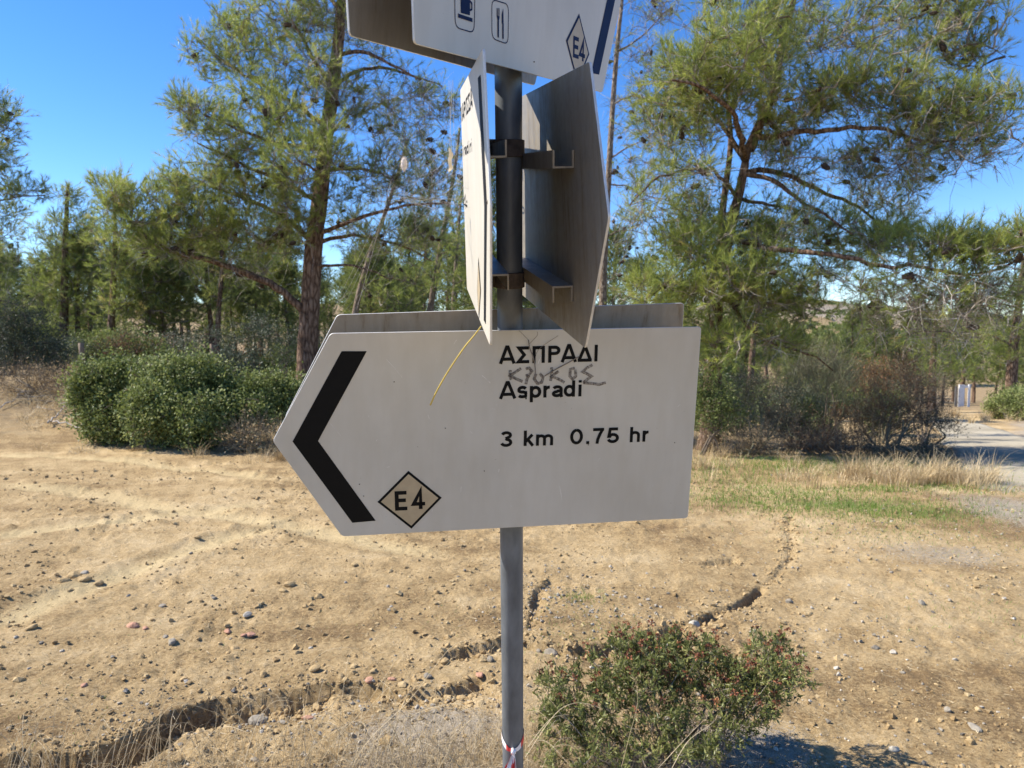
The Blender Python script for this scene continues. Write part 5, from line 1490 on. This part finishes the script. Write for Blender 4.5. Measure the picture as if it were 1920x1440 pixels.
def proto_shrub(seed, m, wid, hgt, leafs, per, tb, lw=.5):
    rg = np.random.default_rng(seed); root = empty('shrub', (0, 0, 0), 'x', 'shrub'); wood = MB(); fol = MB()
    A = ellip(rg, (0, 0, hgt * .45), (wid, wid * .8, hgt * .55), 90); A[:, 2] = np.abs(A[:, 2]) + .05
    sk = [smooth_path([(rg.normal() * .1, rg.normal() * .1, -.1), (rg.normal() * wid * .3, rg.normal() * wid * .3, hgt * .4)], 6) for _ in range(6)]
    for P in sk: tube(wood, P, np.linspace(.03, .015, 6), 5)
    br, dirs = grow(sk, A, rg, step=.3)
    for P, L, d in br: tube(wood, P, np.linspace(.006 + .006 * L, .004, len(P)), 3, cap=False, tint=rg.random())
    ii = np.repeat(np.arange(len(A)), per); n = len(ii); off = rg.normal(size=(n, 3)) * wid * .10
    L = rg.uniform(*leafs, n); ct = np.clip(rg.normal(.45 + tb, .2, len(A)), 0, 1)
    leaves(fol, A[ii] + off, nrm(rg.normal(size=(n, 3)) + [0, 0, .4]), L, L * lw, np.clip(ct[ii] + rg.normal(0, .12, n), 0, 1))
    wood.build('stems', M['stem'], root, True); fol.build('foliage', m, root)
    return root


SK = ['rounded grey green bush', 'deep green bush', 'dry brownish bush', 'yellow green pine scrub']
sp = [proto_shrub(201, M['olive'], 1.0, 1.5, (.06, .11), 30, .1), proto_shrub(202, M['lentisc'], .9, 1.2, (.06, .10), 34, -.1), proto_shrub(203, M['dry_leaf'], .8, .9, (.05, .09), 12, -.2), proto_shrub(204, M['needle_far'], .9, 1.8, (.10, .2), 34, .1, .2)]
su = [False] * 4
rg = np.random.default_rng(205)
for i in range(150):
    if i < 95: Y = rg.uniform(15.5, 42); az = rg.uniform(-.85, .02)
    elif i < 112: Y = rg.uniform(15, 40); az = rg.uniform(.02, .28)
    else: Y = rg.uniform(15, 46); az = rg.uniform(.26, .56)
    k = int(rg.choice(4, p=[.36, .22, .17, .25])); x = az * Y
    o = sp[k] if not su[k] else copy_tree(sp[k]); su[k] = True
    o.location = (x, Y, H(x, Y)[0] - .05); sc = rg.uniform(.5, 1.05) * (1 if Y < 25 else 1.25); o.scale = (sc, sc, sc * rg.uniform(.8, 1.15)); o.rotation_euler = (0, 0, rg.uniform(0, 6.28))
    tag(o, SK[k] + ' low ' + zone(x, Y), 'shrub', 'bushes of the undergrowth')


# ------------------------------------------------------------------ near low bush with seed heads
def near_bush():
    rg = np.random.default_rng(91)
    b = np.array([0.56, 2.42, 0]); b[2] = H(b[0], b[1])[0]
    root = empty('low_shrub', b, 'low green bush with red brown seed heads, right of the grey pole', 'shrub')
    wood, fol, head = MB(), MB(), MB()
    A = []
    for px, py, rx, ry, Y, n in ((1200, 1260, 110, 62, 2.62, 120), (1320, 1270, 110, 62, 2.62, 120), (1110, 1310, 100, 60, 2.55, 95), (1420, 1285, 80, 65, 2.55, 80), (1450, 1250, 45, 48, 2.55, 36), (1260, 1360, 160, 60, 2.45, 110), (1060, 1380, 70, 50, 2.45, 50), (1385, 1340, 70, 50, 2.5, 50), (1240, 1225, 120, 36, 2.7, 60), (1040, 1320, 50, 40, 2.55, 30), (1130, 1420, 130, 40, 2.32, 70), (1290, 1420, 80, 35, 2.3, 34), (1485, 1245, 25, 32, 2.55, 14)):
        A.append(ellip(rg, at(px, py, Y), (rx * Y / FPX, .20, ry * Y / FPX), n))
    A = np.concatenate(A); A[:, 2] = np.maximum(A[:, 2], H(A[:, 0], A[:, 1]) + .03)
    sk = []
    for k in range(16):
        c = A[rg.integers(len(A))]; p0 = b + [rg.normal() * .09, rg.normal() * .06, -.02]
        P = smooth_path([p0, p0 * .6 + c * .4 + np.r_[rg.normal(size=2) * .04, .0], p0 * .3 + c * .7], 12); tube(wood, P, np.linspace(.0065, .003, 12), 6, tint=rg.uniform(.2, .8)); sk.append(P)
    br, dirs = grow(sk, A, rg, step=.04)
    for P, L, d in br: tube(wood, P, np.linspace(.0014 + .006 * min(L, .25), .0010, len(P)), 5, tint=np.clip(rg.normal(.4, .25), 0, 1), cap=False)
    # leafy shoots at every tip
    nt = 4; ii = np.repeat(np.arange(len(A)), nt); n = len(ii)
    D = nrm(dirs[ii] * .7 + rg.normal(size=(n, 3)) * .55 + [0, 0, .7]); L = rg.uniform(.02, .06, n)
    P0 = A[ii] - dirs[ii] * (rg.random(n) * .03)[:, None]; P2 = P0 + D * L[:, None]
    twigs(wood, P0, (P0 + P2) / 2 + rg.normal(size=(n, 3)) * .003, P2, .0009, tint=np.clip(rg.normal(.4, .2, n), 0, 1))
    nd = 900; c0 = A[rg.integers(0, len(A), nd)]; q0 = b + (c0 - b) * rg.uniform(.25, .85, (nd, 1)) + rg.normal(size=(nd, 3)) * .02
    q0[:, 2] = np.maximum(q0[:, 2], b[2] + .01); dq = nrm((c0 - b) + rg.normal(size=(nd, 3)) * .25 + [0, 0, .1]); lq = rg.uniform(.04, .14, nd)[:, None]
    twigs(wood, q0, q0 + dq * lq * .5 + rg.normal(size=(nd, 3)) * .006, q0 + dq * lq, .0012, tint=np.clip(rg.normal(.7, .25, nd), 0, 1))
    shade = A[:, 2] - b[2]
    has = rg.random(n) < np.interp(shade[ii], [0, .15, .3], [.45, .6, .95])
    jj = np.repeat(np.where(has)[0], 9); k = len(jj); t = rg.uniform(.15, 1.05, (k, 1))
    base = P0[jj] * (1 - t) + P2[jj] * t
    ld = nrm(D[jj] * .55 + rg.normal(size=(k, 3)) * .75 + [0, 0, .15]); LL = rg.uniform(.011, .027, k)
    ct = np.clip(rg.normal(.52, .2, len(A)), 0, 1)[ii]
    leaves(fol, base, ld, LL, LL * rg.uniform(.22, .36, k), np.clip(ct[jj] + rg.normal(0, .15, k), 0, 1), fold=.3)
    # seed heads: clusters of little dry cups on the upper tips
    top = np.where((shade > np.quantile(shade, .45)))[0]; sel = rg.choice(top, min(len(top), 210), replace=False)
    for i in sel:
        c = A[i] + dirs[i] * .02 + [0, 0, rg.uniform(.012, .045)]
        tube(wood, [A[i], (A[i] + c) / 2 + rg.normal(size=3) * .003, c], .0008, 4, tint=.3, cap=False)
        m = rg.integers(9, 17); dd = nrm(rg.normal(size=(m, 3)) + [0, 0, .5]); base = c + dd * rg.uniform(.001, .008, (m, 1)); tt = np.clip(rg.normal(.4, .25) + rg.normal(0, .15, m), 0, 1)
        leaves(head, base, dd, rg.uniform(.007, .014, m), .009, tt, fold=.5)
    wood.build('stems', M['stem'], root, True, origin=b); fol.build('foliage', M['bush_leaf'], root, origin=b); head.build('seed_heads', M['seedhead'], root, origin=b)


near_bush()


# ------------------------------------------------------------------ grasses
def g_pts(rg, px, py, sx, sy, n):
    """n ground points scattered around the spot seen at (px, py), sizes in metres"""
    c = ground0(px, py); P = np.stack([c[0] + rg.normal(size=n) * sx, c[1] + rg.normal(size=n) * sy], 1)
    return np.c_[P, H(P[:, 0], P[:, 1])]


def lean_dirs(rg, n, bias=(0, 0)):
    a = rg.uniform(0, 6.28, n); d = np.stack([np.cos(a) + bias[0], np.sin(a) + bias[1], np.zeros(n)], 1)
    return nrm(d)


def dry_tuft(px, py, sx, sy, n, h, seed, label, w=.004, tb=.6, group=None, curve=(.2, .9)):
    rg = np.random.default_rng(seed); mb = MB(); nc = max(4, n // 42); C = g_pts(rg, px, py, sx, sy, nc)
    ci = np.minimum((rg.random(n) ** 1.6 * nc).astype(int), nc - 1); off = rg.normal(size=(n, 2)) * .045 * (1 + h)
    B = np.c_[C[ci, :2] + off, np.zeros(n)]; B[:, 2] = H(B[:, 0], B[:, 1]) - .01
    ch = rg.uniform(.45, 1.1, nc)[ci]; ct = rg.normal(tb, .16, nc)[ci]
    ld = nrm(np.c_[off / .045 + rg.normal(size=(n, 2)) * .5 + [.3, 0], np.zeros(n)])
    blades(mb, B, rg.uniform(h * .4, h, n) * ch, ld, rg.uniform(*curve, n), w, np.clip(ct + rg.normal(0, .12, n), 0, 1))
    o = mb.build('dry_grass', M['straw'], None, origin=B[0]); tag(o, label, None, group, 'stuff'); return o


dry_tuft(1745, 905, .42, .22, 2000, .5, 101, 'tall tuft of pale dry grass beside the road', .006, .62)
dry_tuft(1640, 905, .45, .2, 800, .36, 102, 'dry grass tuft left of the tallest tuft', .006, .6)
dry_tuft(1440, 880, .7, .5, 700, .34, 103, 'straw coloured grass by the sign right edge', .006, .55)
dry_tuft(1560, 900, .9, .5, 420, .3, 104, 'dry grass in front of the brown thicket', .006, .55)
dry_tuft(1340, 850, .6, .5, 900, .5, 105, 'brownish dry grass below the shaded bush', .006, .4)
dry_tuft(60, 745, 1.3, .8, 2600, .5, 106, 'flattened pale dry grass bank at the left', .007, .6, curve=(.8, 2.0))
dry_tuft(100, 790, .9, .5, 1200, .3, 107, 'flattened straw at the foot of grass bank', .006, .65, curve=(.9, 2.2))
dry_tuft(1880, 790, 1.6, .8, 1500, .5, 108, 'golden dry grass on the far road bank', .012, .65)
dry_tuft(1840, 782, 1.6, 1.0, 900, .5, 109, 'golden dry grass at the white gate', .012, .6)
dry_tuft(520, 850, .7, .3, 700, .3, 110, 'thin dry grass below the chevron tip', .005, .5)
dry_tuft(300, 845, 1.2, .2, 900, .15, 111, 'short straw along foot of evergreen shrubs', .005, .6)
dry_tuft(1440, 905, 1.6, .9, 1300, .12, 112, 'short dry stubble at clearing edge', .004, .6)


def green_grass():
    rg = np.random.default_rng(120); mb = MB()
    for px, py, sx, sy, n, h in ((1590, 950, .7, .3, 2600, .075), (1720, 968, .5, .25, 2000, .06), (1480, 925, .4, .25, 900, .08), (1640, 920, .3, .15, 700, .08), (1370, 940, .4, .3, 900, .07), (1500, 880, 1.2, .6, 2600, .14), (1120, 1195, .2, .2, 500, .03), (1095, 1122, .09, .07, 200, .04), (1840, 1150, .3, .25, 260, .035), (1640, 870, 1.0, .5, 1500, .14), (1790, 915, .5, .3, 900, .08), (1640, 1000, .5, .25, 500, .05), (1360, 900, .5, .5, 900, .1), (30, 1330, .3, .2, 60, .03), (340, 1215, .5, .4, 90, .02), (800, 1160, .3, .2, 120, .02), (1800, 1010, .8, .4, 600, .04)):
        B = g_pts(rg, px, py, sx, sy, n); B[:, 2] -= .004
        blades(mb, B, rg.uniform(h * .4, h, n), lean_dirs(rg, n), rg.uniform(.2, 1, n), .0035 + .002 * (h > .06), np.clip(rg.normal(.5, .22, n), 0, 1), seg=2)
    tag(mb.build('grass', M['grass']), 'short fresh green grass on the damp edge of clearing', None, None, 'stuff')


green_grass()


def foreground_grass():
    rg = np.random.default_rng(130)
    mb = MB()                                       # matted thin grass at the foot of the pole
    for px, py, sx, sy, n, h, tb in ((900, 1450, .20, .13, 720, .16, .5), (800, 1440, .22, .12, 380, .13, .5), (1000, 1430, .14, .12, 900, .22, .55), (650, 1450, .3, .1, 260, .16, .5), (1040, 1370, .10, .12, 350, .22, .6), (300, 1470, .45, .10, 330, .16, .65), (1150, 1490, .2, .06, 300, .26, .65), (60, 1450, .2, .12, 220, .14, .55), (520, 1440, .3, .12, 240, .13, .6), (1180, 1480, .25, .06, 420, .22, .5), (960, 1500, .2, .1, 420, .2, .5)):
        B = g_pts(rg, px, py, sx, sy, n); B[:, 2] -= .005
        blades(mb, B, rg.uniform(h * .4, h, n), lean_dirs(rg, n, (.4, -.1)), rg.uniform(.3, 1.5, n), rg.uniform(.0010, .0022, n), np.clip(rg.normal(tb, .22, n), 0, 1), seg=5)
    tag(mb.build('dry_grass', M['straw']), 'matted fine dry grass around the foot of the pole', None, None, 'stuff')
    mb = MB()                                       # tall single stalks, each with a drooping seed spray
    def stalk(P, r=.0011, head=True):
        P = smooth_path(P, 22); tube(mb, P, np.linspace(r, r * .4, 22), 4, tint=rg.uniform(.55, 1))
        if head:
            k = 16; t = rg.uniform(.72, 1, k); b = np.stack([np.interp(t, np.linspace(0, 1, 22), P[:, j]) for j in range(3)], 1)
            tng = nrm(P[-1] - P[-5]); dd = nrm(tng * .9 + rg.normal(size=(k, 3)) * .35 + [0, 0, -.25])
            leaves(mb, b, dd, rg.uniform(.012, .028, k), .0018, np.clip(rg.normal(.35, .2, k), 0, 1))
    def px_stalk(pts, Y, **k): stalk([at(px, py, Y + .06 * i / len(pts)) for i, (px, py) in enumerate(pts)], **k)
    for pts, Y in (([(470, 1475), (500, 1400), (540, 1310), (590, 1235), (640, 1214), (690, 1225), (720, 1265)], 2.3), ([(580, 1470), (620, 1400), (680, 1330), (740, 1240), (765, 1190)], 2.35), ([(395, 1460), (402, 1390), (408, 1318)], 2.4),
                   ([(240, 1470), (250, 1420), (285, 1360), (335, 1320), (400, 1335), (430, 1350)], 2.35), ([(130, 1460), (140, 1390), (160, 1330), (183, 1292)], 2.4), ([(300, 1460), (300, 1380), (278, 1330), (245, 1310)], 2.3),
                   ([(690, 1465), (740, 1380), (800, 1290), (850, 1232)], 2.3), ([(650, 1460), (690, 1390), (770, 1310), (850, 1210), (910, 1205)], 2.25), ([(860, 1460), (880, 1400), (905, 1330), (925, 1195)], 2.3), ([(75, 1460), (80, 1400), (60, 1330)], 2.4),
                   ([(20, 1450), (45, 1380), (70, 1330), (110, 1310)], 2.4), ([(1165, 1440), (1180, 1380), (1195, 1320), (1190, 1270)], 2.2), ([(1260, 1440), (1290, 1390), (1330, 1360), (1345, 1345)], 2.15), ([(1230, 1445), (1290, 1380), (1320, 1350)], 2.2), ([(985, 1420), (1040, 1340), (1080, 1318), (1120, 1325)], 2.1),
                   ([(990, 1400), (1030, 1350), (1060, 1340)], 2.05), ([(930, 1460), (900, 1350), (860, 1320), (800, 1330), (760, 1350)], 2.2), ([(540, 1470), (600, 1390), (700, 1340), (800, 1330)], 2.3), ([(330, 1470), (370, 1400), (440, 1340), (490, 1300)], 2.35), ([(880, 1455), (800, 1380), (745, 1350)], 2.25)):
        px_stalk(pts, Y)
    for i in range(300):
        px = rg.choice([rg.uniform(0, 930), rg.uniform(560, 1000)]); Y = rg.uniform(2.25, 2.6)
        b = at(px, 1460, Y); b[2] = H(b[0], b[1])[0] - .01
        h = rg.uniform(.10, .36); l = lean_dirs(rg, 1, (.5, 0))[0] * h * rg.uniform(.2, .9)
        stalk([b, b + [0, 0, h * .5] + l * .25, b + [0, 0, h * .9] + l * .7, b + [0, 0, h * rg.uniform(.75, 1.0)] + l * 1.15], rg.uniform(.0008, .0014), rg.random() < .5)
    tag(mb.build('dry_grass_stalks', M['straw']), 'tall thin arching dry grass stalks across the foreground', None, None, 'stuff')


foreground_grass()


# straw litter and grit strewn over the soil
def litter():
    rg = np.random.default_rng(140); mb = MB(); n = 9000
    r = 2.0 + 7.5 * rg.random(n) ** 1.3; a = rg.uniform(-.72, .72, n); X = np.sin(a) * r; Y = np.cos(a) * r
    L = rg.uniform(.012, .055, n) * (.7 + .1 * r); d = lean_dirs(rg, n); d[:, 2] = rg.normal(0, .10, n)
    B = np.stack([X, Y, H(X, Y) + .004], 1)
    needles(mb, B, nrm(d), L, .0022 + .0003 * r, np.clip(rg.normal(.6, .25, n), 0, 1))
    tag(mb.build('straw_litter', M['straw']), 'scattered bits of straw lying on the bare soil', None, None, 'stuff')
    mb = MB(); vs, fs = ico(); n = 20000
    g_ = (1 + 5 ** .5) / 2; o = nrm(np.array([[-1, g_, 0], [1, g_, 0], [-1, -g_, 0], [1, -g_, 0], [0, -1, g_], [0, 1, g_], [0, -1, -g_], [0, 1, -g_], [g_, 0, -1], [g_, 0, 1], [-g_, 0, -1], [-g_, 0, 1.]]))
    f = np.array([[0, 11, 5], [0, 5, 1], [0, 1, 7], [0, 7, 10], [0, 10, 11], [1, 5, 9], [5, 11, 4], [11, 10, 2], [10, 7, 6], [7, 1, 8], [3, 9, 4], [3, 4, 2], [3, 2, 6], [3, 6, 8], [3, 8, 9], [4, 9, 5], [2, 4, 11], [6, 2, 10], [8, 6, 7], [9, 8, 1]])
    r = 2.0 + 8 * rg.random(n) ** 1.4; a = rg.uniform(-.72, .72, n); X = np.sin(a) * r; Y = np.cos(a) * r
    dens = fbm(X / .6, Y / .6, 3); k = dens + rg.normal(size=n) * .25 + .18 * sstep(.3, -.3, a) > .16; X, Y, r = X[k], Y[k], r[k]; n = len(X)
    s = np.minimum(np.exp(rg.normal(math.log(.0042), .55, n)), .014) * (1 + .07 * r)
    V = (np.stack([X, Y, H(X, Y) + s * .3], 1)[:, None, :] + o[None] * s[:, None, None] * rg.uniform(.55, 1.2, (n, 12, 1)) * np.array([1, 1, .75]))
    V += rg.normal(size=V.shape) * s[:, None, None] * .13
    mb.add(V.reshape(-1, 3), tris=(np.arange(n)[:, None, None] * 12 + f[None]).reshape(-1, 3), tint=np.repeat(np.clip(rg.normal(.45, .3, n), 0, 1), 12), mi=0)
    tag(mb.build('soil_crumbs', M['clod']), 'small crumbs of tan soil strewn over the clearing', None, None, 'stuff')
    mb = MB(); n = 2200
    r = 2.2 + 6 * rg.random(n) ** 1.3; a = rg.uniform(-.72, .5, n); X = np.sin(a) * r; Y = np.cos(a) * r
    k = fbm(X / .5 + 4, Y / .9, 3) + .22 * sstep(.15, -.35, a) + rg.normal(size=n) * .1 > .22; X, Y, r = X[k], Y[k], r[k]; n = len(X)
    s = np.minimum(np.exp(rg.normal(math.log(.009), .45, n)), .024) * (1 + .05 * r)
    V = (np.stack([X, Y, H(X, Y) + s * .15], 1)[:, None, :] + o[None] * s[:, None, None] * rg.uniform(.55, 1.2, (n, 12, 1)) * np.array([1, 1, .7])); V += rg.normal(size=V.shape) * s[:, None, None] * .15
    mb.add(V.reshape(-1, 3), tris=(np.arange(n)[:, None, None] * 12 + f[None]).reshape(-1, 3), tint=np.repeat(np.clip(rg.normal(.4, .2, n), 0, 1), 12))
    for pl, dep, wid in GULLIES:                     # crumbled soil along the lips of the rills
        Lg = np.sum(np.hypot(*(pl[1:] - pl[:-1]).T)); m = int(Lg * (260 if dep > .05 else 120)); P_ = resample(np.c_[pl, np.zeros(len(pl))], .02)[:, :2]
        j = rg.integers(0, len(P_), m); Xg = P_[j, 0] + rg.normal(size=m) * .05; Yg = P_[j, 1] + rg.normal(size=m) * (.03 + wid * .35) - wid * .12
        sg = np.minimum(np.exp(rg.normal(math.log(.0075), .5, m)), .022)
        V = (np.stack([Xg, Yg, H(Xg, Yg) + sg * .2], 1)[:, None, :] + o[None] * sg[:, None, None] * rg.uniform(.55, 1.2, (m, 12, 1)) * np.array([1, 1, .75])); V += rg.normal(size=V.shape) * sg[:, None, None] * .15
        mb.add(V.reshape(-1, 3), tris=(np.arange(m)[:, None, None] * 12 + f[None]).reshape(-1, 3), tint=np.repeat(np.clip(rg.normal(.45, .2, m), 0, 1), 12))
    tag(mb.build('soil_lumps', M['clod']), 'crumbly lumps of turned tan soil over left clearing', None, None, 'stuff')
    mb = MB(); n = 2600
    ctr = [(830, 1395, .4, .3), (1780, 1045, .8, .6), (1400, 1400, .3, .3), (1240, 1180, .6, .3), (1700, 1230, .8, .5), (1880, 980, .8, 1.0), (1050, 1120, .25, .3), (500, 1340, .5, .15)]
    c = [ctr[i] for i in rg.integers(0, len(ctr), n)]; g = np.array([np.r_[ground0(p[0], p[1])[:2], p[2], p[3]] for p in ctr]); gi = rg.integers(0, len(ctr), n)
    X = g[gi, 0] + rg.normal(size=n) * g[gi, 2]; Y = g[gi, 1] + rg.normal(size=n) * g[gi, 3]; s = np.minimum(np.exp(rg.normal(math.log(.0045), .5, n)), .012) * (1 + .05 * np.hypot(X, Y))
    V = (np.stack([X, Y, H(X, Y) + s * .3], 1)[:, None, :] + o[None] * s[:, None, None] * rg.uniform(.55, 1.2, (n, 12, 1)) * np.array([1, 1, .75])); V += rg.normal(size=V.shape) * s[:, None, None] * .13
    mb.add(V.reshape(-1, 3), tris=(np.arange(n)[:, None, None] * 12 + f[None]).reshape(-1, 3), tint=np.repeat(np.clip(rg.normal(.5, .28, n), 0, 1), 12))
    tag(mb.build('gravel', M['stone']), 'small grey gravel washed over parts of the clearing', None, None, 'stuff')


litter()


# stones one can tell apart
def stone(px, py, wpx, label, m, seed, flat=.6, tint=.5, group=None, name='stone', cat='stone'):
    rg = np.random.default_rng(seed); g = ground(px, py); Y = g[1]; s = wpx * np.linalg.norm(g - EYE) / FPX / 2
    vs, fs = ico(); V = vs.copy(); d = nrm(rg.normal(size=(7, 3)))
    for k in d:
        t = V @ k; V -= np.maximum(t - rg.uniform(.55, .8), 0)[:, None] * k * .9
    V *= np.array([1, rg.uniform(.6, .9), flat]); a = rg.uniform(0, 6.28); V[:, :2] = V[:, :2] @ np.array([[math.cos(a), -math.sin(a)], [math.sin(a), math.cos(a)]])
    mb = MB(); mb.add(V * s, tris=fs, tint=np.clip(tint + rg.normal(0, .08, len(V)), 0, 1))
    o = mb.build(name, m); o.location = g + [0, 0, s * flat * .35]; return tag(o, label, cat, group)


ST = M['stone']
stone(482, 1343, 40, 'flat grey stone lying in the gully at lower left', ST, 1, .45, .45)
stone(1033, 1214, 30, 'dark grey stone beside the pole near gully end', ST, 2, .7, .3)
stone(1010, 1208, 16, 'small stone touching the dark stone beside pole', ST, 3, .7, .35)
stone(322, 1204, 18, 'blue grey stone on bare soil left of brick bits', ST, 4, .7, .45)
stone(310, 1194, 11, 'tiny pebble next to the blue grey stone', ST, 5, .7, .3)
stone(464, 1153, 17, 'whitish grey stone alone on soil below the badge', ST, 6, .7, .8)
stone(1302, 1168, 22, 'pale grey stone above the low bush', ST, 7, .8, .85)
stone(1480, 1131, 15, 'grey stone right of the dark crack', ST, 8, .7, .4)
stone(305, 1137, 14, 'flat dark stone left on the soil', ST, 9, .4, .3)
stone(919, 1242, 18, 'grey stone at the pole, left of it', ST, 10, .7, .3)
stone(803, 1271, 18, 'dark round stone on the gully lip', ST, 11, .7, .25)
stone(1728, 1136, 14, 'small grey stone on right hand soil', ST, 12, .7, .4)
stone(1640, 1214, 14, 'dark stone on right hand soil near frame edge', ST, 13, .7, .2)
stone(1676, 1402, 16, 'pale pebble at bottom right', ST, 14, .8, .8)
stone(1776, 1326, 13, 'grey pebble of the line at right', ST, 15, .8, .45)
stone(1826, 1364, 26, 'flat grey slab of stone at lower right', ST, 16, .25, .45)
stone(1675, 1220, 14, 'whitish pebble right of the dark stone', ST, 17, .5, .9)
stone(477, 1425, 16, 'grey stone at the bottom among dry stalks', ST, 18, .6, .5)
stone(30, 1430, 22, 'stone at bottom left corner', ST, 19, .6, .5)
stone(402, 1125, 10, 'tiny dark stone on upper left soil', ST, 20, .5, .3)
stone(648, 1094, 9, 'tiny pale stone right of upper soil rut', ST, 21, .6, .7)
stone(158, 1078, 16, 'stone chip in the heap of clods', ST, 22, .5, .6)
for i, (px, py, w, lb) in enumerate(((427, 1185, 16, 'red brick chip, left of three in soil'), (468, 1189, 22, 'red brick chip, largest of three in soil'), (456, 1192, 12, 'red brick chip, middle of three in soil'), (577, 1343, 24, 'red brick piece below the gully'), (692, 1277, 20, 'red brick chip on gully rim'), (735, 1274, 16, 'red brick chip right on gully rim'), (900, 1273, 20, 'orange brick chip left of the pole'), (250, 1173, 26, 'pinkish tile shard on left soil'), (272, 1177, 12, 'orange crumb beside the pinkish shard'), (158, 1284, 12, 'orange brick crumb at left'))):
    stone(px, py, w, lb, M['brick'], 200 + i, .45, .6, name='brick_fragment', cat='brick fragment')
rgs = np.random.default_rng(300)
for i in range(46):
    px, py = rgs.uniform(20, 1900), rgs.uniform(1040, 1420)
    if 620 < px < 1320 and py < 1010: continue
    if 990 < px < 1520 and py > 1180: continue
    stone(px, py, rgs.uniform(5, 10), 'small loose stone lying on the bare tan soil', ST, 310 + i, .5, rgs.uniform(.2, .85), 'loose stones on the bare soil')
for i, (px, py, s) in enumerate(((140, 1080, 26), (160, 1088, 20), (120, 1092, 22), (185, 1090, 18), (545, 1100, 24), (530, 1110, 18), (440, 1212, 22), (60, 1180, 20), (665, 1062, 16), (370, 1012, 14), (590, 1255, 22), (700, 1262, 18), (890, 1290, 30), (865, 1292, 24))):
    stone(px, py, s, 'crumbly clod of tan soil raised from the clearing', M['clod'], 400 + i, .5, .5, 'soil clods on the clearing', 'clod', 'clod')

# ------------------------------------------------------------------ fence posts, gate, utility pole
def fence_post(px, ytop, ybase, Y, wpx, label, lean=0.0):
    b = at(px, ybase, Y); b[2] = H(b[0], b[1])[0]; t = at(px - lean, ytop, Y); r = wpx * Y / FPX / 2
    mb = MB(); tube(mb, resample([b - [0, 0, .2], t], .15), r, 9, rough=.12)
    return tag(mb.build('fence_post', M['wood'], None, True, origin=b), label, 'post')


fence_post(158, 643, 720, 13.6, 9, 'weathered wooden fence post left of the evergreen shrubs', 6)
fence_post(398, 645, 720, 14.0, 7, 'weathered wooden fence post behind the middle evergreen shrub', 1)
fence_post(128, 698, 735, 13.4, 5, 'short broken fence stake in the dry brush', 1)


def gate():
    Y = 52.0; b = at(1804, 775, Y); b[2] = H(b[0], b[1])[0]
    root = empty('gate', b, 'white gate with posts at the far end of the gravel road', 'gate')
    s = Y / FPX
    def bx(name, x0, x1, z0, z1, y=0, th=.08, m='gatewhite'):
        v, q = box_verts((x0 * s, y, z0 * s), ((x1 - x0) * s, 0, 0), (0, th, 0), (0, 0, (z1 - z0) * s)); mb = MB(); mb.add(v, quads=q); return mb.build(name, M[m], root)
    bx('gate_post', 10, 13, -6, 42, -.05, .12); bx('gate_post', -8, -5, -6, 42, -.05, .12); bx('door_panel', -4.8, 3.2, 1, 42, .02, .06); bx('frame_rail', 3.4, 9.8, 36, 40); bx('threshold', -16, 12, -6, -3, -.4, .9)
    bx('gate_post', -15, -13.6, -6, 40, -.05, .1, 'wire')
    for x in (-12.5, -10.5): bx('rail', x, x + .7, -2, 38, .0, .05, 'wire')
    return root


gate()


def utility_pole():
    Y = 150.0; b = at(1677, 760, Y); b[2] = H(b[0], b[1])[0]; s = Y / FPX
    root = empty('utility_pole', b, 'brown wooden utility pole with crossarm above the valley pines', 'utility pole')
    mb = MB(); top = at(1677, 640, Y); tube(mb, [(0, 0, -.5), tuple(top - b)], [.22, .16], 8); mb.build('pole', M['wood'], root)
    mb = MB(); z = (at(1677, 645, Y) - b)[2]; v, q = box_verts((-13 * s, -.1, z - .12), (22 * s, 0, 0), (0, .2, 0), (0, 0, .24)); mb.add(v, quads=q); mb.build('crossarm', M['wood'], root)
    for x in (-12, -7, 7): 
        mb = MB(); tube(mb, [(x * s, 0, z + .1), (x * s, 0, z + .3), (x * s, 0, z + .5)], [.08, .13, .07], 8); mb.build('insulator', M['gatewhite'], root)


utility_pole()


# fallen pale branches on the grass bank
def fallen(pts, r, label, seed):
    rg = np.random.default_rng(seed); mb = MB(); P = np.array([ground0(*p) for p in pts]); P = smooth_path(P, 16); P[:, 2] = H(P[:, 0], P[:, 1]) + .04 + rg.random(16) * .05
    tube(mb, P, np.linspace(r, r * .4, 16), 6, tint=.95)
    for k in (5, 8, 11): tube(mb, [P[k], P[k] + [rg.normal() * .2, rg.normal() * .2, .1], P[k] + [rg.normal() * .35, rg.normal() * .3, .16]], [r * .5, r * .35, r * .2], 5, tint=.9)
    tag(mb.build('fallen_branch', M['twig'], None, True, origin=P[0]), label, 'branch')


fallen([(90, 800), (115, 775), (130, 748)], .014, 'pale fallen branch on dry bank left of the evergreens', 1)
fallen([(100, 795), (140, 805), (195, 822)], .012, 'pale fallen branch pointing under the leftmost evergreen shrub', 2)
fallen([(0, 770), (50, 745), (110, 730)], .012, 'bleached fallen branch at the left edge', 3)
